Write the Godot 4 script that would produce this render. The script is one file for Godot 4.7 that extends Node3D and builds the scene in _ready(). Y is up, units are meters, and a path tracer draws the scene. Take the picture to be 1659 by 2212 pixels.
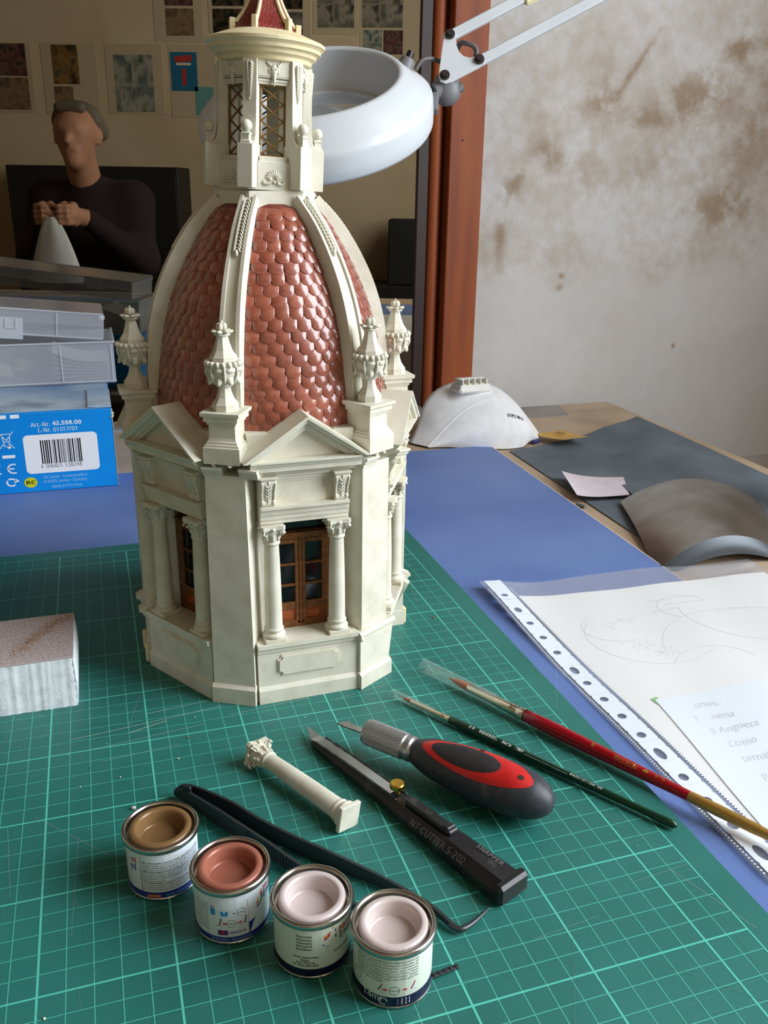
extends Node3D
# A modeller's bench: a small domed tower on a green cutting mat, paint tins, knives and brushes round it, a glazed door and a plaster wall behind.
# Lengths are given in centimetres and turned into metres where vertices and nodes are made.

const CM := 0.01
var M := {}
var rng := RandomNumberGenerator.new()
var font_plain: SystemFont
var font_bold: SystemFont
var letters := {}
var taken := {}


class MB:
	## Collects triangles (centimetres) and commits them as one mesh.
	var st := SurfaceTool.new()
	var t := Transform3D.IDENTITY

	func _init(at := Transform3D.IDENTITY) -> void:
		st.begin(Mesh.PRIMITIVE_TRIANGLES)
		t = at

	func v(p: Vector3, uv := Vector2.ZERO) -> void:
		st.set_uv(uv)
		st.add_vertex((t * p) * 0.01)

	func group(k: int) -> void:
		st.set_smooth_group(k)

	func tri(a: Vector3, b: Vector3, c: Vector3, ua := Vector2.ZERO, ub := Vector2.ZERO, uc := Vector2.ZERO) -> void:
		if (b - a).cross(c - a).length_squared() < 1e-14:
			return
		v(a, ua)
		v(b, ub)
		v(c, uc)

	func quad(a: Vector3, b: Vector3, c: Vector3, d: Vector3) -> void:
		tri(a, b, c)
		tri(a, c, d)

	func quad_uv(a: Vector3, b: Vector3, c: Vector3, d: Vector3, ua: Vector2, ub: Vector2, uc: Vector2, ud: Vector2) -> void:
		tri(a, b, c, ua, ub, uc)
		tri(a, c, d, ua, uc, ud)

	func box(c: Vector3, s: Vector3, bevel := 0.0, turn := Basis.IDENTITY) -> MB:
		group(-1)
		var h := s * 0.5
		var b := minf(bevel, minf(h.x, minf(h.y, h.z)) * 0.9)
		var axes := [Vector3.RIGHT, Vector3.UP, Vector3.BACK]
		for k in 3:
			var n: Vector3 = axes[k]
			var u: Vector3 = axes[(k + 1) % 3]
			var w: Vector3 = axes[(k + 2) % 3]
			var hn := h[k]
			var hu := h[(k + 1) % 3]
			var hw := h[(k + 2) % 3]
			for sgn in [-1.0, 1.0]:
				var o: Vector3 = n * hn * sgn
				var q := [o + u * (hu - b) + w * (hw - b), o - u * (hu - b) + w * (hw - b), o - u * (hu - b) - w * (hw - b), o + u * (hu - b) - w * (hw - b)]
				if sgn < 0:
					q.reverse()
				quad(c + turn * q[3], c + turn * q[2], c + turn * q[1], c + turn * q[0])
			if b > 0.0:
				for su in [-1.0, 1.0]:
					for sw in [-1.0, 1.0]:
						var a1: Vector3 = u * hu * su + w * (hw - b) * sw
						var a2: Vector3 = u * (hu - b) * su + w * hw * sw
						var e: Vector3 = n * (hn - b)
						var q2 := [a1 - e, a2 - e, a2 + e, a1 + e]
						if su * sw > 0:
							q2.reverse()
						quad(c + turn * q2[0], c + turn * q2[1], c + turn * q2[2], c + turn * q2[3])
		if b > 0.0:
			for sx in [-1.0, 1.0]:
				for sy in [-1.0, 1.0]:
					for sz in [-1.0, 1.0]:
						var p1 := Vector3(h.x * sx, (h.y - b) * sy, (h.z - b) * sz)
						var p2 := Vector3((h.x - b) * sx, h.y * sy, (h.z - b) * sz)
						var p3 := Vector3((h.x - b) * sx, (h.y - b) * sy, h.z * sz)
						if sx * sy * sz > 0:
							tri(c + turn * p1, c + turn * p3, c + turn * p2)
						else:
							tri(c + turn * p1, c + turn * p2, c + turn * p3)
		return self

	## Profile of (radius, height) turned round the y axis; sharp between the profile's pieces unless round is set.
	func lathe(p: Array, n := 32, round_profile := false, faceted := false, phase := 0.0, from := 0.0, to := TAU) -> MB:
		for j in p.size() - 1:
			group(-1 if faceted else (1 if round_profile else 10 + j))
			for i in n:
				var a := phase + from + (to - from) * i / n
				var b := phase + from + (to - from) * (i + 1) / n
				var r0: float = p[j][0]
				var y0: float = p[j][1]
				var r1: float = p[j + 1][0]
				var y1: float = p[j + 1][1]
				var p00 := Vector3(sin(a) * r0, y0, cos(a) * r0)
				var p01 := Vector3(sin(b) * r0, y0, cos(b) * r0)
				var p10 := Vector3(sin(a) * r1, y1, cos(a) * r1)
				var p11 := Vector3(sin(b) * r1, y1, cos(b) * r1)
				tri(p00, p10, p11)
				tri(p00, p11, p01)
		return self

	## A polygon in x and y, pushed from z0 to z1.
	func push(poly: Array, z0: float, z1: float, smooth := false) -> MB:
		var flat := PackedVector2Array(poly)
		if Geometry2D.is_polygon_clockwise(flat):
			flat.reverse()
		var ix := Geometry2D.triangulate_polygon(flat)
		group(-1)
		for k in range(0, ix.size(), 3):
			var a := flat[ix[k]]
			var b := flat[ix[k + 1]]
			var c := flat[ix[k + 2]]
			if (b - a).cross(c - a) < 0:
				var s := b
				b = c
				c = s
			tri(Vector3(a.x, a.y, z1), Vector3(c.x, c.y, z1), Vector3(b.x, b.y, z1))
			tri(Vector3(a.x, a.y, z0), Vector3(b.x, b.y, z0), Vector3(c.x, c.y, z0))
		group(2 if smooth else -1)
		for k in flat.size():
			var a := flat[k]
			var b := flat[(k + 1) % flat.size()]
			quad(Vector3(a.x, a.y, z0), Vector3(a.x, a.y, z1), Vector3(b.x, b.y, z1), Vector3(b.x, b.y, z0))
		return self

	## A moulding: polygon of (depth z, height y) run along x.
	func run(poly: Array, x0: float, x1: float) -> MB:
		var keep := t
		t = t * Transform3D(Basis(Vector3(0, 0, 1), Vector3(0, 1, 0), Vector3(-1, 0, 0)), Vector3.ZERO)
		push(poly, -x1, -x0)
		t = keep
		return self

	func tube(path: Array, radii: Array, n := 10, caps := true) -> MB:
		var up := Vector3.UP
		var rings := []
		for k in path.size():
			var d: Vector3 = (path[mini(k + 1, path.size() - 1)] - path[maxi(k - 1, 0)]).normalized()
			if absf(d.dot(up)) > 0.98:
				up = Vector3.RIGHT if absf(d.x) < 0.9 else Vector3.BACK
			var s := d.cross(up).normalized()
			up = s.cross(d).normalized()
			var ring := []
			for i in n:
				var a := TAU * i / n
				ring.append(path[k] + (s * cos(a) + up * sin(a)) * (radii[k] if k < radii.size() else radii[-1]))
			rings.append(ring)
		group(1)
		for k in rings.size() - 1:
			for i in n:
				quad(rings[k][i], rings[k + 1][i], rings[k + 1][(i + 1) % n], rings[k][(i + 1) % n])
		if caps:
			group(-1)
			for i in n:
				tri(path[0], rings[0][i], rings[0][(i + 1) % n])
				tri(path[-1], rings[-1][(i + 1) % n], rings[-1][i])
		return self

	## A surface from a function of (u, v) in 0..1.
	func surf(f: Callable, nu: int, nv: int, smooth := true, uv0 := Vector2.ZERO, uv1 := Vector2.ONE) -> MB:
		group(1 if smooth else -1)
		var pts := []
		for j in nv + 1:
			var row := []
			for i in nu + 1:
				row.append(f.call(float(i) / nu, float(j) / nv))
			pts.append(row)
		for j in nv:
			for i in nu:
				var a := Vector2(lerpf(uv0.x, uv1.x, float(i) / nu), lerpf(uv0.y, uv1.y, float(j) / nv))
				var b := Vector2(lerpf(uv0.x, uv1.x, float(i + 1) / nu), lerpf(uv0.y, uv1.y, float(j + 1) / nv))
				quad_uv(pts[j][i], pts[j + 1][i], pts[j + 1][i + 1], pts[j][i + 1], a, Vector2(a.x, b.y), b, Vector2(b.x, a.y))
		return self

	func blob(c: Vector3, r: Vector3, turn := Basis.IDENTITY, n := 8, m := 5) -> MB:
		group(1)
		for j in m:
			for i in n:
				var q := []
				for e in [[i, j], [i, j + 1], [i + 1, j + 1], [i + 1, j]]:
					var a: float = TAU * e[0] / n
					var b: float = PI * e[1] / m
					q.append(c + turn * Vector3(sin(b) * sin(a) * r.x, cos(b) * r.y, sin(b) * cos(a) * r.z))
				tri(q[0], q[1], q[2])
				tri(q[0], q[2], q[3])
		return self

	func mesh() -> ArrayMesh:
		st.generate_normals()
		st.index()
		return st.commit()


# ---------------------------------------------------------------- nodes

func put(m: MB, called: String, material: Material, parent: Node3D = self, at := Transform3D.IDENTITY) -> MeshInstance3D:
	return put_mesh(m.mesh(), called, material, parent, at)


func put_mesh(mesh: Mesh, called: String, material: Material, parent: Node3D = self, at := Transform3D.IDENTITY) -> MeshInstance3D:
	var o := MeshInstance3D.new()
	o.mesh = mesh
	o.material_override = material
	o.name = numbered(called) if parent == self else called
	o.transform = Transform3D(at.basis, at.origin * CM)
	o.cast_shadow = GeometryInstance3D.SHADOW_CASTING_SETTING_ON
	parent.add_child(o, true)
	return o


func numbered(called: String) -> String:
	taken[called] = taken.get(called, -1) + 1
	return called if taken[called] == 0 else "%s_%03d" % [called, taken[called]]


func holder(called: String, parent: Node3D = self, at := Transform3D.IDENTITY) -> Node3D:
	var o := Node3D.new()
	o.name = numbered(called) if parent == self else called
	o.transform = Transform3D(at.basis, at.origin * CM)
	parent.add_child(o, true)
	return o


func thing(called: String, label: String, category: String, at := Transform3D.IDENTITY, group := "") -> Node3D:
	var o := holder(called, self, at)
	tag(o, label, category, group)
	return o


func tag(o: Node3D, label: String, category: String, group := "") -> Node3D:
	o.set_meta("label", label)
	o.set_meta("category", category)
	if group != "":
		o.set_meta("group", group)
	return o


func structure(o: Node3D, label: String, category: String) -> Node3D:
	o.set_meta("kind", "structure")
	return tag(o, label, category)


func move(x: float, y: float, z: float, turn_degrees := 0.0) -> Transform3D:
	return Transform3D(Basis(Vector3.UP, deg_to_rad(turn_degrees)), Vector3(x, y, z))


## A frame at a whose y axis points to b; x stays as level as it can.
func along(a: Vector3, b: Vector3, roll := 0.0) -> Transform3D:
	var y := (b - a).normalized()
	var x := y.cross(Vector3.UP)
	x = x.normalized() if x.length() > 0.001 else Vector3.RIGHT
	var z := x.cross(y).normalized()
	return Transform3D(Basis(x, y, z).rotated(y, roll), a)


func table_at(table: Array, x: float) -> float:
	for k in table.size() - 1:
		if x <= table[k + 1][0]:
			return lerpf(table[k][1], table[k + 1][1], clampf((x - table[k][0]) / (table[k + 1][0] - table[k][0]), 0, 1))
	return table[-1][1]


## Smooth curve through points.
func curve(points: Array, steps := 6) -> Array:
	var out := []
	for k in points.size() - 1:
		var a: Vector3 = points[maxi(k - 1, 0)]
		var b: Vector3 = points[k]
		var c: Vector3 = points[k + 1]
		var d: Vector3 = points[mini(k + 2, points.size() - 1)]
		for s in steps:
			out.append(b.cubic_interpolate(c, a, d, float(s) / steps))
	out.append(points[-1])
	return out


# ---------------------------------------------------------------- lettering

## Triangles of a line of text, as (x, y) in units of the letters' height, from x = 0 on.
func text_shape(text: String, bold := false) -> PackedVector2Array:
	var key := text + ("*" if bold else "")
	if letters.has(key):
		return letters[key]
	var tm := TextMesh.new()
	tm.font = font_bold if bold else font_plain
	tm.font_size = 32
	tm.pixel_size = 1.0 / 23.0
	tm.depth = 0.0
	tm.curve_step = 3.0
	tm.horizontal_alignment = HORIZONTAL_ALIGNMENT_LEFT
	tm.text = text
	var out := PackedVector2Array()
	var a := tm.get_mesh_arrays() if tm.has_method("get_mesh_arrays") else tm.surface_get_arrays(0)
	if a.size() > 0 and a[Mesh.ARRAY_VERTEX] != null:
		var vs: PackedVector3Array = a[Mesh.ARRAY_VERTEX]
		var ix: PackedInt32Array = a[Mesh.ARRAY_INDEX] if a[Mesh.ARRAY_INDEX] != null else PackedInt32Array(range(vs.size()))
		var lo := INF
		for q in vs:
			lo = minf(lo, q.x)
		for k in ix:
			out.append(Vector2(vs[k].x - lo, vs[k].y))
	letters[key] = out
	return out


func text_width(text: String, height: float, bold := false) -> float:
	var w := 0.0
	for q in text_shape(text, bold):
		w = maxf(w, q.x)
	return w * height


## Adds text to a builder; place takes (x, y) on the print and gives the point in space.
func write(m: MB, text: String, x: float, y: float, height: float, place: Callable, bold := false, width := 0.0) -> void:
	var shape := text_shape(text, bold)
	var sx := height
	if width > 0.0:
		sx = width / maxf(text_width(text, 1.0, bold), 0.01)
	m.group(-1)
	for k in range(0, shape.size(), 3):
		m.tri(place.call(x + shape[k].x * sx, y + shape[k].y * height), place.call(x + shape[k + 1].x * sx, y + shape[k + 1].y * height), place.call(x + shape[k + 2].x * sx, y + shape[k + 2].y * height))


## A flat printed rectangle, cut along x so that it can bend.
func patch(m: MB, x0: float, y0: float, x1: float, y1: float, place: Callable, cuts := 1) -> void:
	m.group(1)
	for k in cuts:
		var a := lerpf(x0, x1, float(k) / cuts)
		var b := lerpf(x0, x1, float(k + 1) / cuts)
		m.quad(place.call(a, y0), place.call(a, y1), place.call(b, y1), place.call(b, y0))


func disc(m: MB, cx: float, cy: float, r: float, place: Callable, inner := 0.0, n := 24, from := 0.0, to := TAU) -> void:
	m.group(1)
	for k in n:
		var a := from + (to - from) * k / n
		var b := from + (to - from) * (k + 1) / n
		m.quad(place.call(cx + cos(a) * inner, cy + sin(a) * inner), place.call(cx + cos(b) * inner, cy + sin(b) * inner), place.call(cx + cos(b) * r, cy + sin(b) * r), place.call(cx + cos(a) * r, cy + sin(a) * r))


func shape2d(m: MB, pts: Array, place: Callable) -> void:
	var flat := PackedVector2Array(pts)
	if Geometry2D.is_polygon_clockwise(flat):
		flat.reverse()
	var ix := Geometry2D.triangulate_polygon(flat)
	m.group(-1)
	for k in range(0, ix.size(), 3):
		m.tri(place.call(flat[ix[k]].x, flat[ix[k]].y), place.call(flat[ix[k + 2]].x, flat[ix[k + 2]].y), place.call(flat[ix[k + 1]].x, flat[ix[k + 1]].y))


func stroke(m: MB, pts: Array, w: float, place: Callable) -> void:
	m.group(1)
	for k in pts.size() - 1:
		var a: Vector2 = pts[k]
		var b: Vector2 = pts[k + 1]
		var s := (b - a).normalized().orthogonal() * w * 0.5
		m.quad(place.call(a.x - s.x, a.y - s.y), place.call(a.x + s.x, a.y + s.y), place.call(b.x + s.x, b.y + s.y), place.call(b.x - s.x, b.y - s.y))


# ---------------------------------------------------------------- materials

func rgb(r: float, g: float, b: float, a := 1.0) -> Color:
	return Color(r / 255.0, g / 255.0, b / 255.0, a)


func plain(called: String, c: Color, rough := 0.6, metal := 0.0) -> StandardMaterial3D:
	var m := StandardMaterial3D.new()
	m.resource_name = called
	m.albedo_color = c
	m.roughness = rough
	m.metallic = metal
	M[called] = m
	return m


func noise_tex(seed_value: int, freq: float, colors: Array, size := 256, octaves := 4, kind := FastNoiseLite.TYPE_SIMPLEX_SMOOTH) -> NoiseTexture2D:
	var n := FastNoiseLite.new()
	n.seed = seed_value
	n.noise_type = kind
	n.frequency = freq
	n.fractal_octaves = octaves
	var t := NoiseTexture2D.new()
	t.width = size
	t.height = size
	t.seamless = true
	t.noise = n
	if colors.size() > 0:
		var g := Gradient.new()
		var at := PackedFloat32Array()
		var cs := PackedColorArray()
		for k in colors.size():
			at.append(float(k) / (colors.size() - 1))
			cs.append(colors[k])
		g.offsets = at
		g.colors = cs
		t.color_ramp = g
	return t


## Colour noise and fine relief laid on from three sides; tile is the texture's side in metres.
func grain(m: StandardMaterial3D, colors: Array, seed_value: int, freq: float, tile: float, relief := 0.0, relief_freq := 0.05) -> StandardMaterial3D:
	m.albedo_color = Color.WHITE
	m.albedo_texture = noise_tex(seed_value, freq, colors)
	m.uv1_triplanar = true
	m.uv1_scale = Vector3.ONE / tile
	if relief > 0.0:
		m.heightmap_enabled = true
		m.heightmap_scale = relief
		m.heightmap_texture = noise_tex(seed_value + 7, relief_freq, [])
	return m


func glass(called: String, c: Color, rough := 0.03) -> StandardMaterial3D:
	var m := plain(called, c, rough)
	m.transparency = BaseMaterial3D.TRANSPARENCY_ALPHA
	return m


func make_materials() -> void:
	grain(plain("resin", Color.WHITE, 0.62), [rgb(200, 196, 176), rgb(214, 211, 193), rgb(219, 217, 202)], 11, 0.012, 0.06, 0.003, 0.12)
	grain(plain("resin_yellow", Color.WHITE, 0.6), [rgb(205, 190, 142), rgb(222, 208, 165), rgb(228, 218, 182)], 12, 0.012, 0.06, 0.003, 0.1)
	for k in 3:
		var c: Array = [[rgb(126, 60, 40), rgb(142, 72, 50), rgb(150, 82, 60)], [rgb(124, 62, 46), rgb(142, 74, 56), rgb(152, 86, 68)], [rgb(138, 72, 52), rgb(156, 84, 62), rgb(166, 98, 76)]][k]
		var s := grain(plain("terracotta%d" % k, Color.WHITE, 0.42), c, 21 + k, 0.02, 0.03, 0.004, 0.06)
		s.clearcoat_enabled = true
		s.clearcoat = 0.9
		s.clearcoat_roughness = 0.1
	grain(plain("terracotta_bed", Color.WHITE, 0.45), [rgb(96, 42, 30), rgb(124, 58, 42)], 25, 0.02, 0.03)
	grain(plain("spire_red", Color.WHITE, 0.3), [rgb(84, 26, 20), rgb(122, 42, 34), rgb(132, 54, 44)], 26, 0.03, 0.02, 0.02, 0.06)
	grain(plain("door_wood", Color.WHITE, 0.45), [rgb(96, 56, 22), rgb(140, 88, 40)], 31, 0.02, 0.03)
	grain(plain("door_panel", Color.WHITE, 0.45), [rgb(140, 66, 28), rgb(176, 92, 42)], 32, 0.02, 0.03)
	grain(plain("brass_paint", Color.WHITE, 0.45, 0.2), [rgb(92, 66, 26), rgb(142, 108, 52)], 33, 0.03, 0.02)
	plain("tower_pane", rgb(16, 22, 26), 0.08)
	# mat, board, bench
	grain(plain("mat", Color.WHITE, 0.46), [rgb(30, 100, 91), rgb(38, 111, 102), rgb(44, 117, 108)], 41, 0.008, 0.35, 0.006, 0.2)
	plain("mat_line", rgb(84, 190, 170), 0.5)
	plain("mat_line_thin", rgb(74, 172, 154), 0.5)
	plain("mat_scratch", rgb(74, 136, 124), 0.7)
	plain("mat_scratch_pale", rgb(150, 170, 158), 0.8)
	grain(plain("blue_paint", Color.WHITE, 0.55), [rgb(86, 112, 170), rgb(96, 122, 178), rgb(104, 130, 184)], 42, 0.01, 0.5, 0.004, 0.2)
	plain("board_edge", rgb(214, 196, 170), 0.8)
	grain(plain("bench", Color.WHITE, 0.6), [rgb(156, 134, 110), rgb(178, 156, 130), rgb(188, 168, 144)], 43, 0.01, 0.4, 0.004, 0.1)
	# steel and plastics
	plain("tin_metal", rgb(190, 188, 182), 0.22, 1.0)
	plain("steel", rgb(178, 180, 184), 0.3, 1.0)
	plain("steel_dark", rgb(74, 78, 82), 0.42, 0.75)
	plain("brass", rgb(200, 160, 70), 0.28, 1.0)
	plain("gold_paint", rgb(190, 150, 74), 0.35, 0.6)
	plain("nickel", rgb(214, 206, 186), 0.2, 1.0)
	var kn := plain("knurl", rgb(170, 172, 174), 0.38, 0.9)
	kn.albedo_color = rgb(176, 178, 180)
	grain(plain("black_plastic", Color.WHITE, 0.42), [rgb(20, 20, 22), rgb(24, 24, 26), rgb(30, 30, 32), rgb(74, 74, 72)], 51, 0.012, 0.05, 0.004, 0.2)
	grain(plain("grey_rubber", Color.WHITE, 0.5), [rgb(40, 44, 50), rgb(46, 50, 57), rgb(50, 54, 60), rgb(112, 112, 110)], 52, 0.014, 0.05, 0.006, 0.2)
	grain(plain("red_plastic", Color.WHITE, 0.4), [rgb(186, 26, 26), rgb(200, 34, 32), rgb(206, 42, 38)], 53, 0.02, 0.04)
	grain(plain("oval_rubber", Color.WHITE, 0.65), [rgb(22, 22, 24), rgb(34, 33, 34), rgb(48, 46, 46)], 54, 0.03, 0.03)
	plain("knife_edge_print", rgb(96, 96, 98), 0.5)
	plain("red_lacquer", rgb(150, 10, 26), 0.16)
	plain("green_lacquer", rgb(10, 52, 34), 0.16)
	plain("bristle", rgb(168, 86, 34), 0.6)
	plain("bristle_tip", rgb(120, 58, 22), 0.6)
	plain("white_print", rgb(226, 232, 226), 0.5)
	plain("gold_print", rgb(206, 172, 84), 0.3, 0.7)
	glass("tube_plastic", rgb(220, 240, 235, 0.10), 0.05)
	glass("film", rgb(214, 224, 240, 0.13), 0.12)
	glass("clear_plastic", rgb(206, 212, 224, 0.34), 0.15)
	glass("clear_rib", rgb(222, 228, 238, 0.55), 0.2)
	plain("strip_white", rgb(224, 232, 240), 0.4)
	plain("paper", rgb(236, 236, 232), 0.85)
	plain("paper_note", rgb(232, 238, 242), 0.85)
	plain("pencil", rgb(170, 174, 178), 0.9)
	plain("pencil_soft", rgb(206, 208, 208), 0.9)
	plain("leaf_green", rgb(120, 190, 90), 0.8)
	# the blue carton
	grain(plain("carton_blue", Color.WHITE, 0.35), [rgb(0, 132, 218), rgb(2, 140, 226), rgb(8, 146, 230)], 61, 0.01, 0.3)
	grain(plain("carton_top", Color.WHITE, 0.4), [rgb(104, 140, 190), rgb(150, 180, 210), rgb(176, 198, 214), rgb(96, 116, 140)], 62, 0.006, 0.25)
	plain("carton_inside", rgb(196, 184, 164), 0.85)
	plain("print_white", rgb(236, 238, 242), 0.5)
	plain("print_black", rgb(26, 28, 34), 0.6)
	plain("print_yellow", rgb(206, 206, 30), 0.5)
	plain("print_pale_blue", rgb(160, 206, 240), 0.5)
	plain("label_white", rgb(226, 236, 244), 0.3)
	plain("label_cream", rgb(222, 232, 218), 0.3)
	plain("label_blue", rgb(28, 54, 142), 0.28)
	plain("label_navy", rgb(18, 16, 58), 0.28)
	plain("print_grey", rgb(70, 74, 84), 0.6)
	plain("print_red", rgb(206, 38, 42), 0.5)
	plain("print_orange", rgb(232, 110, 40), 0.5)
	plain("print_sky", rgb(38, 146, 216), 0.5)
	plain("print_green", rgb(46, 96, 58), 0.5)
	plain("print_violet", rgb(62, 50, 120), 0.5)
	plain("print_ochre", rgb(232, 178, 50), 0.5)
	for c in [["enamel_brown", rgb(128, 98, 62)], ["enamel_copper", rgb(160, 98, 80)], ["enamel_mauve", rgb(208, 194, 192)], ["enamel_grey", rgb(210, 196, 192)]]:
		var e := plain(c[0], c[1], 0.32)
		e.metallic = 0.1
	# block, papers, mask, sheet
	grain(plain("abrasive", Color.WHITE, 0.9), [rgb(146, 132, 128), rgb(176, 164, 162), rgb(196, 188, 188)], 71, 0.09, 0.05, 0.02, 0.4)
	plain("abrasive_stain", rgb(180, 136, 96), 0.9)
	grain(plain("block_core", Color.WHITE, 0.8), [rgb(204, 212, 218), rgb(228, 235, 240), rgb(238, 243, 247)], 72, 0.02, 0.05, 0.01, 0.1)
	grain(plain("wet_dry", Color.WHITE, 0.75), [rgb(80, 90, 98), rgb(92, 102, 110), rgb(104, 114, 122)], 73, 0.01, 0.2, 0.008, 0.4)
	grain(plain("abrasive_back", Color.WHITE, 0.85), [rgb(200, 190, 196), rgb(212, 203, 208)], 74, 0.02, 0.1)
	plain("abrasive_yellow", rgb(206, 164, 84), 0.85)
	grain(plain("felt", Color.WHITE, 0.85), [rgb(226, 226, 224), rgb(238, 239, 240), rgb(243, 244, 246)], 75, 0.02, 0.08, 0.01, 0.3)
	plain("valve", rgb(236, 236, 230), 0.4)
	plain("valve_flap", rgb(206, 206, 164), 0.5)
	plain("strap_blue", rgb(52, 46, 112), 0.7)
	grain(plain("sheet_metal", Color.WHITE, 0.3, 0.95), [rgb(150, 148, 142), rgb(168, 166, 160), rgb(196, 196, 196)], 76, 0.01, 0.15)
	# lamp
	grain(plain("lamp_enamel", Color.WHITE, 0.32), [rgb(196, 202, 207), rgb(206, 212, 216), rgb(210, 216, 220)], 81, 0.008, 0.2)
	grain(plain("lamp_inside", Color.WHITE, 0.5), [rgb(190, 194, 196), rgb(200, 204, 206)], 82, 0.01, 0.2)
	glass("lens_glass", rgb(190, 200, 205, 0.16), 0.02)
	plain("lamp_grey", rgb(112, 112, 114), 0.5)
	plain("bolt", rgb(72, 66, 66), 0.4, 0.7)
	plain("tape", rgb(226, 218, 184), 0.8)
	plain("cable", rgb(92, 88, 86), 0.5)
	# room
	grain(plain("frame_wood", Color.WHITE, 0.58), [rgb(126, 56, 16), rgb(148, 70, 22), rgb(156, 80, 28)], 91, 0.01, 0.3)
	M.frame_wood.uv1_scale = Vector3(12, 1.2, 12)
	plain("frame_dark", rgb(44, 22, 14), 0.5)
	grain(plain("sill_grey", Color.WHITE, 0.6), [rgb(128, 122, 118), rgb(150, 146, 142)], 92, 0.01, 0.3)
	plain("pane", rgb(150, 143, 128), 0.0, 1.0)
	plain("hall_plaster", rgb(204, 188, 160), 0.9)
	grain(plain("far_plaster", Color.WHITE, 0.9), [rgb(206, 186, 152), rgb(222, 204, 174), rgb(228, 212, 184)], 93, 0.006, 1.2)
	grain(plain("floor_tiles", Color.WHITE, 0.7), [rgb(84, 70, 58), rgb(104, 88, 74)], 94, 0.01, 1.0)
	grain(plain("brown_plaster", Color.WHITE, 0.9), [rgb(150, 128, 100), rgb(172, 150, 120)], 96, 0.01, 1.0)
	grain(plain("timber", Color.WHITE, 0.8), [rgb(104, 84, 64), rgb(126, 104, 80)], 95, 0.01, 0.6)
	plain("cabinet_dark", rgb(34, 33, 32), 0.6)
	plain("window_paint", rgb(226, 224, 218), 0.5)
	glass("window_pane", rgb(250, 252, 255, 0.03), 0.0)
	plain("cloth_dark", rgb(44, 30, 34), 0.9)
	plain("cloth_white", rgb(226, 228, 232), 0.85)
	plain("skin", rgb(196, 146, 120), 0.55)
	plain("hair", rgb(120, 108, 98), 0.7)
	plain("camera_black", rgb(22, 22, 24), 0.4)
	plain("bag_white", rgb(226, 232, 240), 0.5)
	plain("crumb_pale", rgb(226, 222, 208), 0.9)
	plain("crumb_brown", rgb(140, 80, 44), 0.9)


# ---------------------------------------------------------------- room

const WALL_Z := 200.0
const SIDE_X := 122.0


func camera_and_light() -> void:
	var cam := Camera3D.new()
	cam.name = "camera"
	cam.position = Vector3(4.2487, 27.733, 26.2926) * CM
	cam.rotation = Vector3(-0.353977, -0.319764, 0.016768)
	cam.fov = 60.5907
	cam.near = 0.01
	cam.far = 50.0
	add_child(cam)
	cam.current = true
	var sky_look := ProceduralSkyMaterial.new()
	sky_look.sky_top_color = Color(0.80, 0.86, 0.95)
	sky_look.sky_horizon_color = Color(0.88, 0.91, 0.95)
	sky_look.ground_bottom_color = Color(0.42, 0.42, 0.40)
	sky_look.ground_horizon_color = Color(0.60, 0.61, 0.60)
	var sky := Sky.new()
	sky.sky_material = sky_look
	var env := Environment.new()
	env.background_mode = Environment.BG_SKY
	env.sky = sky
	env.background_energy_multiplier = 1.0
	env.tonemap_mode = Environment.TONE_MAPPER_LINEAR
	env.tonemap_exposure = 1.0
	env.sdfgi_enabled = true
	env.ssao_enabled = true
	env.ssil_enabled = true
	var we := WorldEnvironment.new()
	we.name = "daylight"
	we.environment = env
	add_child(we)
	var window_light := AreaLight3D.new()
	window_light.name = "window_daylight"
	window_light.area_size = Vector2(0.96, 1.60)
	window_light.position = Vector3(SIDE_X + 1.0, 105, 50) * CM
	window_light.rotation = Vector3(0, PI / 2, 0)
	window_light.light_color = Color(0.95, 0.975, 1.0)
	window_light.light_energy = 4.05
	window_light.area_normalize_energy = false
	window_light.area_range = 12.0
	window_light.shadow_enabled = true
	add_child(window_light)


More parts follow.
